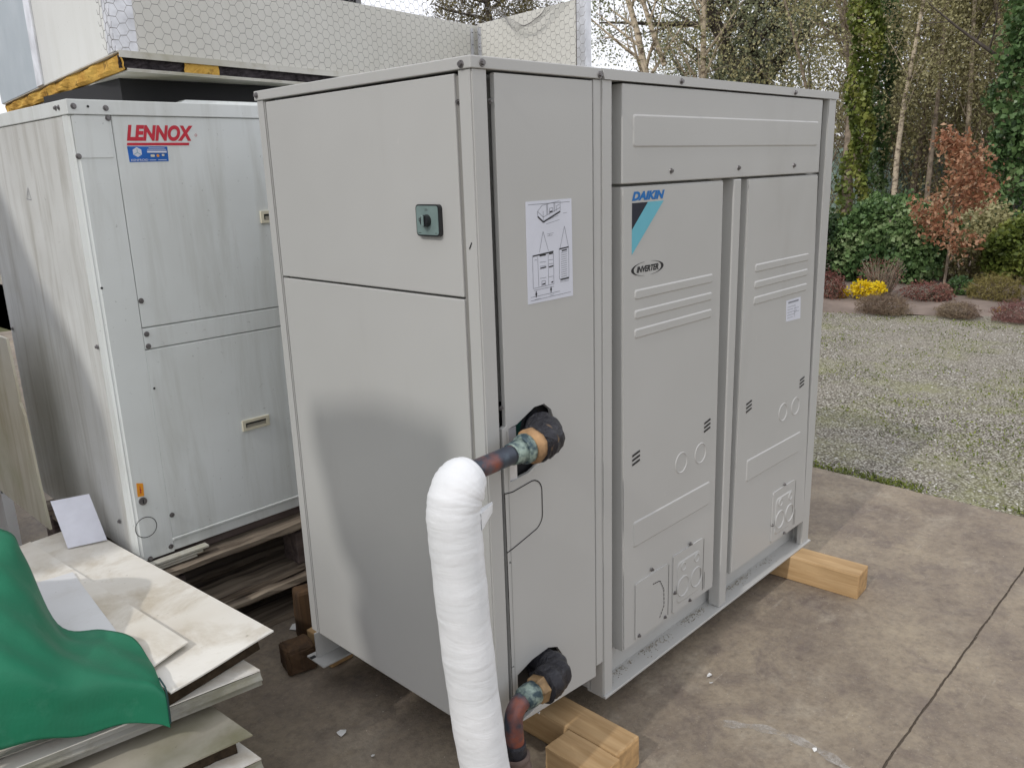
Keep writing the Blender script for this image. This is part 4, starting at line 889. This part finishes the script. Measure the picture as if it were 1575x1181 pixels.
# ================================================================== PLANTS AND TREES
def plant(name, loc, label, cat, group=None): return thing(name, loc, label, cat, group)
def clouds(el, n, shell=.5, noise=.12):      # ellipsoids (x,y,z,rx,ry,rz,weight) -> leaf points and clump values
    el = np.array(el, float); k = rng.choice(len(el), n, p=el[:, 6]/el[:, 6].sum()); d = rng.normal(size=(n, 3)); d /= np.linalg.norm(d, axis=1, keepdims=True)
    r = (shell+(1-shell)*rng.random(n)**.5)
    lump = 1+noise*np.sin(d[:, 0]*9+k)+noise*np.sin(d[:, 2]*11+k*2)*np.cos(d[:, 1]*7)
    P = el[k, :3]+d*el[k, 3:6]*(r*lump)[:, None]
    c = .5+.28*np.sin(P[:, 0]*7+k)+.22*np.sin(P[:, 2]*9+P[:, 1]*6+k*3)
    return P, np.clip(c, 0, 1)
def tree(base, h, lean=(0, 0), r0=.12, lv=3, nch=(9, 5, 4), clear=.3, spread=.7, up=.25, ln=(.45, .45, .5), wig=.1, seed=1, droop=0, rf=.55):
    rs = random.Random(seed); S = []; tips = []
    def br(p, d, L_, r, k):
        n_ = 7 if k == 0 else 4; pts = [Vector(p)]; d = Vector(d).normalized()
        for i in range(n_):
            d = (d+Vector((rs.gauss(0, wig), rs.gauss(0, wig), rs.gauss(0, wig*.6)+(up*.12 if k else .03)-droop*.2*k))).normalized(); pts.append(pts[-1]+d*L_/n_)
        for i in range(n_):
            ra, rb = r*(1-.8*i/n_), r*(1-.8*(i+1)/n_); S.append((*pts[i], *pts[i+1], ra, rb))
        if k >= lv:
            for q in pts[1:]: tips.append(q)
            return
        for c in range(nch[k]):
            t = (clear if k == 0 else .15)+(1-(clear if k == 0 else .15))*(c+rs.random())/nch[k]; i = min(int(t*n_), n_-1); q = pts[i].lerp(pts[i+1], t*n_-i)
            a = rs.uniform(0, 6.283); dd = (pts[i+1]-pts[i]).normalized(); o = dd.orthogonal().normalized(); o = Matrix.Rotation(a, 3, dd) @ o
            nd = dd*(1-spread)+o*spread+Vector((0, 0, up if k == 0 else 0)); br(q, nd, L_*ln[min(k, 2)]*(1.15-.55*t)*rs.uniform(.7, 1.2), r*(1-.8*t)*(rf if k == 0 else .55), k+1)
    br(base, (lean[0], lean[1], 1), h, r0, 0); return S, tips
def make_tree(name, base, label, cat, bark, leaf, nleaf, lsize, group=None, sc=.12, droop=0., twig=5, asp=.6, **kw):
    S, tips = tree(base, **kw); T = plant(name, base, label, cat, group)
    S = np.array(S); big = S[:, 6] > .012
    if big.sum() == 0: big[:] = True
    tr_ = obj('trunk', segs_mesh('trunk', S[big], 7), bark, T)
    if (~big).any(): obj('twigs', segs_mesh('twigs', S[~big], 3), bark, T)
    if nleaf:
        tp = np.array([tuple(t) for t in tips]); k = rng.integers(0, len(tp), nleaf); P = tp[k]+rng.normal(size=(nleaf, 3))*sc
        P[:, 2] -= np.abs(rng.normal(size=nleaf))*droop
        cl = rng.random(len(tp))[k]; obj('crown', leaf_mesh('crown', P, lsize, asp, cl), leaf, T)
    return T
def bush(name, loc, label, cat, el, leaf, n, size, group=None, stems=None, bark='bark', asp=.7, shell=.5, noise=.12, up=0, **k):
    T = plant(name, loc, label, cat, group)
    P, c = clouds([(loc[0]+e[0], loc[1]+e[1], loc[2]+e[2], *e[3:]) for e in el], n, shell, noise); P[:, 2] = np.maximum(P[:, 2], loc[2]-.02)
    obj('foliage', leaf_mesh('foliage', P, size, asp, c, up), leaf, T)
    ns = stems or 14; S = []
    for i in range(ns):
        e = random.choice(el); tgt = Vector((loc[0]+e[0], loc[1]+e[1], loc[2]+e[2]))+Vector((random.uniform(-.8, .8)*e[3], random.uniform(-.8, .8)*e[4], random.uniform(-.3, .9)*e[5]))
        p = Vector((loc[0]+random.uniform(-.3, .3)*e[3], loc[1]+random.uniform(-.3, .3)*e[4], loc[2]-.03)); m_ = p.lerp(tgt, .5)+Vector((random.uniform(-.05, .05), random.uniform(-.05, .05), .03)); r = .004+.006*random.random()
        S += [(*p, *m_, r, r*.7), (*m_, *tgt, r*.7, r*.3)]
    obj('stems', segs_mesh('stems', S, 4), M[bark], T); return T
BZ = -.06
# the bed at the end of the yard
bush('forsythia', (7.87, 2.18, BZ), 'shrub covered in bright yellow flowers at the left of the bed', 'shrub', [(0, 0, .14, .14, .13, .10, 3), (-.03, .22, .07, .10, .12, .07, 1.5), (.02, -.14, .15, .12, .10, .08, 2)], M['lf_yellow'], 1300, .028, asp=.8, shell=.3)
bush('heather', (7.45, 1.80, BZ), 'brown heather mound in front of the yellow shrub', 'heather', [(0, 0, .04, .20, .27, .13, 1)], M['lf_heath'], 4200, .040, 'heather mounds along the bed', asp=.12, shell=.5, up=0)
bush('heather', (7.62, 1.14, BZ), 'low dusky heather mound in the middle of the bed edge', 'heather', [(0, 0, .02, .18, .20, .10, 1)], M['lf_heath'], 3000, .038, 'heather mounds along the bed', asp=.12)
bush('heather', (7.68, .58, BZ), 'pinkish heather mound at the right edge of the picture', 'heather', [(0, 0, .04, .22, .27, .13, 1)], M['lf_heathp'], 4200, .038, 'heather mounds along the bed', asp=.12)
bush('red_shrub', (8.20, 1.62, BZ), 'low shrub of red-brown twigs between the heather mounds', 'shrub', [(0, 0, .10, .16, .26, .13, 1), (.05, -.14, .08, .12, .12, .12, .6)], M['lf_red'], 1500, .035, stems=70, asp=.35)
bush('red_shrub', (7.72, 2.46, BZ), 'tall red-brown shrub half hidden by the beige unit', 'shrub', [(0, 0, .14, .14, .15, .20, 1)], M['lf_red'], 1300, .035, stems=50, asp=.35)
bush('rose_bush', (8.15, 2.10, BZ), 'bare brown twiggy bush behind the yellow shrub', 'shrub', [(0, 0, .26, .22, .26, .22, 1)], M['lf_red'], 500, .025, stems=110, asp=.4)
bush('broom_bush', (8.60, 1.06, BZ), 'rounded olive yellow bush near the right edge', 'shrub', [(0, 0, .10, .25, .28, .20, 1)], M['lf_ol2'], 4500, .05, asp=.12, stems=60)
bush('evergreen_seedling', (8.75, 1.44, BZ), 'small dark glossy shrub at the foot of the copper-leaved tree', 'shrub', [(0, 0, .08, .14, .16, .14, 1)], M['lf_ivy'], 700, .045)
bush('yellow_primrose', (7.72, .80, BZ), 'tiny yellow flower clump beside the pinkish heather', 'flower', [(0, 0, .06, .03, .06, .02, 1)], M['lf_yellow'], 40, .022, stems=4)
# big ivy mass, hedge
bush('ivy_bush', (9.35, 2.42, BZ), 'big glossy green ivy-leaved bush behind the yellow shrub', 'bush', [(0, .05, .60, .42, .55, .50, 4), (-.05, -.30, .45, .38, .32, .48, 2.4), (-.08, .38, .45, .34, .32, .46, 2.4), (.05, -.50, .65, .3, .22, .26, 1.2), (-.2, .0, .28, .30, .50, .30, 2)], M['lf_ivy'], 12500, .062, asp=.85, shell=.65, noise=.10, stems=30, bark='bark_dark')
bush('laurel_bush', (9.2, 3.25, BZ), 'dark shrub beside the right edge of the beige unit', 'bush', [(0, 0, .40, .35, .40, .50, 1), (0, .2, .7, .3, .3, .3, .6)], M['lf_dark'], 4200, .06, asp=.7, shell=.6)
bush('hedge_bush', (9.75, 1.02, BZ), 'ivy-covered hedge bush right of the copper-leaved tree', 'bush', [(0, 0, .42, .38, .42, .42, 3), (.1, -.45, .5, .4, .4, .5, 3), (0, .28, .35, .28, .22, .36, 1.4)], M['lf_ivyy'], 8500, .055, asp=.8, shell=.6, stems=30)
bush('undergrowth', (9.9, 1.75, BZ), 'dark undergrowth behind the copper-leaved tree', 'bush', [(0, 0, .30, .35, .55, .38, 1), (.2, -.1, .6, .3, .4, .4, .8)], M['lf_olive'], 5200, .05, shell=.3)
# copper-leaved young beech
make_tree('copper_beech', (9.0, 1.70, BZ-.05), 'young tree holding rusty red-brown leaves in front of the hedge', 'tree', M['bark'], M['lf_beech'], 2600, .055, h=1.80, r0=.017, lv=2, nch=(17, 6, 3), clear=.36, spread=.78, up=.15, ln=(.26, .5, .5), seed=5, sc=.05, droop=.03, asp=.55)
# ivy-clad trunks
def ivy_trunk(name, x, y, h, r, n, label, leaf, lean=(0, 0), rad=.25, seed=3, size=.07):
    T = plant(name, (x, y, -.1), label, 'tree', None)
    S, tips = tree((x, y, -.1), h, lean, r0=r, lv=2, nch=(10, 4, 3), clear=.5, spread=.6, up=.4, ln=(.3, .5, .5), seed=seed)
    obj('trunk', segs_mesh('trunk', S, 6), M['bark'], T)
    t = rng.random(n)**.8; z = -.1+t*h*.92; a = rng.uniform(0, 6.283, n); rr = rad*(1-.35*t)*(.6+.5*rng.random(n))*(1+.3*np.sin(z*5+a)+.25*np.sin(z*2.1+1))
    P = np.stack([x+lean[0]*t*h+rr*np.cos(a), y+lean[1]*t*h+rr*np.sin(a), z], 1)
    obj('ivy', leaf_mesh('ivy', P, size, .85, np.clip(.5+.4*np.sin(z*6+a*2), 0, 1)), leaf, T); return T
ivy_trunk('ivy_clad_tree', 11.85, 3.92, 5.2, .11, 5200, 'tree trunk thickly clad in yellow-green ivy just right of the beige unit', M['lf_ivyy'], rad=.24)
ivy_trunk('ivy_clad_tree', 13.2, 4.1, 5.6, .10, 4200, 'darker ivy-clad trunk close behind the yellow-green one', M['lf_ivy'], rad=.22, seed=8)
T = plant('evergreen_tree', (11.7, 1.45, -.1), 'dense dark evergreen tree filling the right edge of the picture', 'tree')
P, c = clouds([(11.6, 1.55, 1.0, .55, .62, 1.0, 3), (11.5, 1.45, 2.2, .55, .62, .9, 3), (11.6, 1.45, 3.2, .5, .60, .9, 3), (11.8, 1.2, 4.2, .6, .6, .9, 2), (11.7, .7, 1.5, .7, .6, 1.4, 2)], 15000, .6, .14)
obj('crown', leaf_mesh('crown', P, .08, .8, c*.9), M['lf_ivy'], T); S, _ = tree((11.7, 1.4, -.1), 5, r0=.12, seed=4); obj('trunk', segs_mesh('trunk', S, 5), M['bark_dark'], T)
# birches
for i, (x, y, h, r, ln_, lab) in enumerate(((12.05, 3.40, 5.4, .052, (.01, .03), 'slender pale birch trunk standing straight behind the ivy bush'), (13.3, 2.70, 5.8, .055, (-.01, .02), 'pale birch trunk left of the dark evergreen'), (12.6, 3.10, 5.5, .05, (.0, .0), 'brown slim trunk beside the straight pale birch'))):
    make_tree('birch', (x, y, -.1), lab, 'birch', M['birch'] if i < 2 else M['bark'], M['lf_olive'], 5000, .045, 'thin birches beyond the bed', h=h, lean=ln_, r0=r, lv=3, nch=(14, 5, 3), clear=.35, spread=.6, up=.35, ln=(.24, .5, .5), rf=.28, wig=.03, seed=20+i, sc=.10, droop=.1)
# slim background trees, twiggy, olive
pos = [(13.0, 4.9), (13.8, 3.7), (14.0, 3.1), (14.6, 4.4), (13.7, 2.3), (14.8, 2.4), (15.2, 3.6), (14.4, 1.6), (15.6, 5.2), (16.4, 4.2), (15.8, 2.2), (16.6, 3.0)]
labs = ['behind the ivy-clad trunk', 'right of the straight birch', 'between the two birches', 'far back behind the ivy-clad trunks', 'left of the pale right birch', 'far back by the evergreen', 'deep in the thicket, middle', 'behind the dark evergreen', 'above the pale green sheet', 'deep in the thicket, left', 'deep in the thicket, right', 'farthest back in the thicket']
for i, (x, y) in enumerate(pos):
    make_tree('slim_tree', (x, y, -.1), 'twiggy olive-brown slim tree '+labs[i], 'tree', M['bark'], M['lf_olive'], 8000, .055, 'twiggy trees beyond the garden bed', h=4.6+1.6*random.random(), r0=.045+.03*random.random(), lv=3, nch=(15, 6, 4), clear=.12, spread=.6, up=.3, ln=(.30, .5, .55), rf=.4, seed=40+i, sc=.16, wig=.06)
P, c = clouds([(14.2+random.uniform(-.8, 1.6), y, random.uniform(.3, 1.5), .7, .7, .8, 1) for y in np.linspace(-1, 8.5, 16)], 22000, .1, .15)
Q, c2 = clouds([(18.5+random.uniform(-1, 1), y, random.uniform(1.4, 2.6), 1.0, 1.0, 1.5, 1) for y in np.linspace(-1, 9.5, 14)], 22000, .1, .15)
P = np.concatenate([P, Q]); c = np.concatenate([c, c2])
th = tag(obj('thicket', leaf_mesh('thicket', P, .06, .5, c), M['lf_olive']), 'brown and olive undergrowth filling the wood behind the trees', 'undergrowth', kind='stuff')
S = []
for i in range(1500):
    p = Vector((random.uniform(13, 17), random.uniform(-.5, 9), random.uniform(-.1, 1.5))); q = p+Vector((random.gauss(0, .5), random.gauss(0, .5), random.uniform(.3, 1.6))); S.append((*p, *q, .008, .003))
tag(obj('thicket_twigs', segs_mesh('thicket_twigs', S, 3), M['bark']), 'tangle of bare brown twigs in the wood behind the trees', 'twigs', kind='stuff')
# things seen between the trees
T = thing('greenhouse', (15.4, 5.0, -.1), 'pale green sheeted tunnel glimpsed behind the twigs beside the beige unit', 'greenhouse', rz=R(8))
b = nb(); n_ = 12; pr = []
for i in range(n_+1): a = R(180*i/n_); pr.append((-1.0*math.cos(a), 1.75*math.sin(a)**.6 if 0 < i < n_ else 0))
rA = [b.verts.new((15.4+p[0], 5.9, -.1+p[1])) for p in pr]; rB = [b.verts.new((15.4+p[0], 3.6, -.1+p[1])) for p in pr]
for i in range(n_): b.faces.new((rA[i], rA[i+1], rB[i+1], rB[i]))
b.faces.new(rA); b.faces.new(rB[::-1]); bmesh.ops.recalc_face_normals(b, faces=b.faces[:]); obj('sheeting', b, M['net'], T)
b = nb()
for yy in (3.59, 4.3, 5.1, 5.91): sweep(b, [(15.4+p[0]*1.01, yy, -.1+p[1]*1.01) for p in pr], .02, 6, 0, False)
obj('hoop', b, M['wall_grey'], T)
T = thing('garden_shed', (15.4, 2.5, -.1), 'blue-grey shed glimpsed between trunks near the evergreen', 'shed')
b = nb(); bx(b, 15.0, 16.4, 2.35, 3.0, -.1, 1.35); obj('wall', b, M['blue_grey'], T)
b = nb(); hexa(b, [(14.9, 2.25, 1.351), (16.5, 2.25, 1.351), (16.5, 3.1, 1.351), (14.9, 3.1, 1.351), (14.9, 2.6, 1.6), (16.5, 2.6, 1.6), (16.5, 2.7, 1.6), (14.9, 2.7, 1.6)]); obj('roof', b, M['wall_grey'], T)
# the taller trees seen over the unit's top
make_tree('forked_birch', (15.5, 9.75, -.1), 'forked white birch rising above the top of the beige unit', 'birch', M['birch'], M['lf_grey'], 2500, .05, h=8, lean=(.0, .02), r0=.13, lv=3, nch=(16, 6, 3), clear=.35, spread=.6, up=.2, ln=(.22, .5, .5), wig=.05, seed=71, sc=.15, droop=.35)
S, tips = tree((15.45, 9.8, 3.6), 4.2, (-.10, .26), r0=.07, lv=2, nch=(10, 5, 3), clear=.2, spread=.6, ln=(.3, .5, .5), seed=73); o = obj('limb', segs_mesh('limb', S, 5), M['birch'], bpy.data.objects['forked_birch'])
make_tree('birch', (15.95, 9.05, -.1), 'pale birch standing just right of the forked one', 'birch', M['birch'], M['lf_olive'], 4500, .06, h=8.5, lean=(.01, .0), r0=.10, lv=3, nch=(18, 6, 4), clear=.25, spread=.6, up=.3, ln=(.22, .5, .5), wig=.04, seed=75, sc=.2)
make_tree('oak', (20.2, 9.56, -.1), 'broad spreading oak with dark tangled branches above the beige unit', 'tree', M['bark_dark'], M['lf_grey'], 26000, .085, h=8.5, lean=(-.02, .05), r0=.32, lv=4, nch=(13, 7, 5, 4), clear=.22, spread=.78, up=.22, ln=(.50, .52, .55), wig=.14, seed=81, sc=.20)
make_tree('oak', (21.5, 12.4, -.1), 'grey-green budding oak left of the broad oak', 'tree', M['bark_dark'], M['lf_grey'], 20000, .085, h=7.8, r0=.25, lv=4, nch=(12, 7, 5, 3), clear=.2, spread=.75, up=.25, ln=(.38, .52, .55), wig=.12, seed=84, sc=.22)
make_tree('oak', (22.0, 7.0, -.1), 'twiggy oak behind the ivy-clad trunks', 'tree', M['bark_dark'], M['lf_grey'], 16000, .085, h=8.5, r0=.25, lv=4, nch=(12, 7, 5, 3), clear=.15, spread=.75, up=.25, ln=(.55, .52, .55), wig=.12, seed=86, sc=.22)
bush('bramble_mound', (17.5, 6.8, -.1), 'brown bramble mound just above the far right corner of the beige unit', 'bush', [(0, 0, 1.5, 1.2, 1.7, 1.6, 1)], M['lf_red'], 5000, .06, stems=260, asp=.4, shell=.4)
make_tree('weeping_conifer', (19.6, 18.9, -.1), 'drooping brown-green conifer seen over the chicken wire', 'tree', M['bark_dark'], M['lf_conif'], 26000, .13, h=9.2, r0=.26, lv=3, nch=(26, 8, 4), clear=.35, spread=.85, up=.05, ln=(.33, .5, .55), wig=.06, seed=91, sc=.16, droop=.45, asp=.3)
T = thing('distant_house', (16.2, 23.4, -.1), 'grey house top glimpsed through the chicken wire', 'house')
b = nb(); bx(b, 13.4, 16.8, 22.6, 28, -.1, 7.4); obj('wall', b, M['wall_grey'], T)
b = nb(); hexa(b, [(13.1, 22.3, 7.401), (17.1, 22.3, 7.401), (17.1, 28.3, 7.401), (13.1, 28.3, 7.401), (15.1, 22.3, 9.3), (15.2, 22.3, 9.3), (15.2, 28.3, 9.3), (15.1, 28.3, 9.3)]); obj('roof', b, M['bark'], T)
for x in (13.9, 15.0, 16.0):
    b = nb(); bx(b, x, x+.55, 22.55, 22.6-.001, 6.3, 7.1); wn = obj('window', b, M['dark'], T)

# ================================================================== BESIDE THE YARD, LEFT OF THE PICTURE (unseen blocks added to cast shade on the units)
T = thing('shadow_block', (-4, 3, -.12), 'grey block added left of the yard to cast shade on the old white unit', 'shadow block')
b = nb(); prism(b, [(1.15, -.12), (7, -.12), (7, 3.9), (2.2, 3.9), (1.84, 3.71), (1.60, 3.41), (1.30, 3.17), (1.20, 3.01), (1.15, 2.3)], -7, -3, 'x'); obj('wall', b, M['wall_grey'], T)  # added out of view, outline shaped for the shadow on the old unit's side
b = nb(); dz, dy = 1.43, -.119  # slab added out of view, cut to the shadow on the beige side panel
prism(b, [(y+dy, z+dz) for y, z in ((.614, 1.92), (.53, 1.61), (.42, 1.48), (.39, 1.39), (.48, 1.39), (.41, 1.19))]+[(.29, GZ), (-.09, GZ)]+[(y+dy, z+dz) for y, z in ((.02, 1.97), (.30, 1.985))], -3.10, -2.98, 'x')
tag(obj('shadow_slab', b, M['wall_grey']), 'tall stepped grey slab added left of the yard to cast shade on the beige unit', 'shade_caster')

b = nb()
for k in range(6): bx(b, -1.10+.01*(k % 2), -.91-.012*(k % 3), .84+.008*k, 1.21-.006*k, .3565+.0375*k, .392+.0375*k, .002)
tag(obj('board_stack', b, M['wood']), 'short stack of boards propping up the left end of the green tarpaulin', 'boards')
n = 42000; a = np.concatenate([rng.uniform(-100, 40, n//2), rng.uniform(76, 200, n-n//2)])*math.pi/180; d = rng.uniform(30, 42, n)
z = rng.random(n)**.8*(3.3+.8*np.sin(a*23)+.6*np.sin(a*57+1)); P = np.stack([d*np.sin(a), d*np.cos(a), z-.1], 1)
tag(obj('far_hedgerow', leaf_mesh('far_hedgerow', P, .55, .7, np.clip(.5+.3*np.sin(a*90)+.2*np.sin(z*4), 0, 1)), M['lf_olive']), 'far-off belt of trees and hedges round the yard', 'hedgerow', kind='stuff')
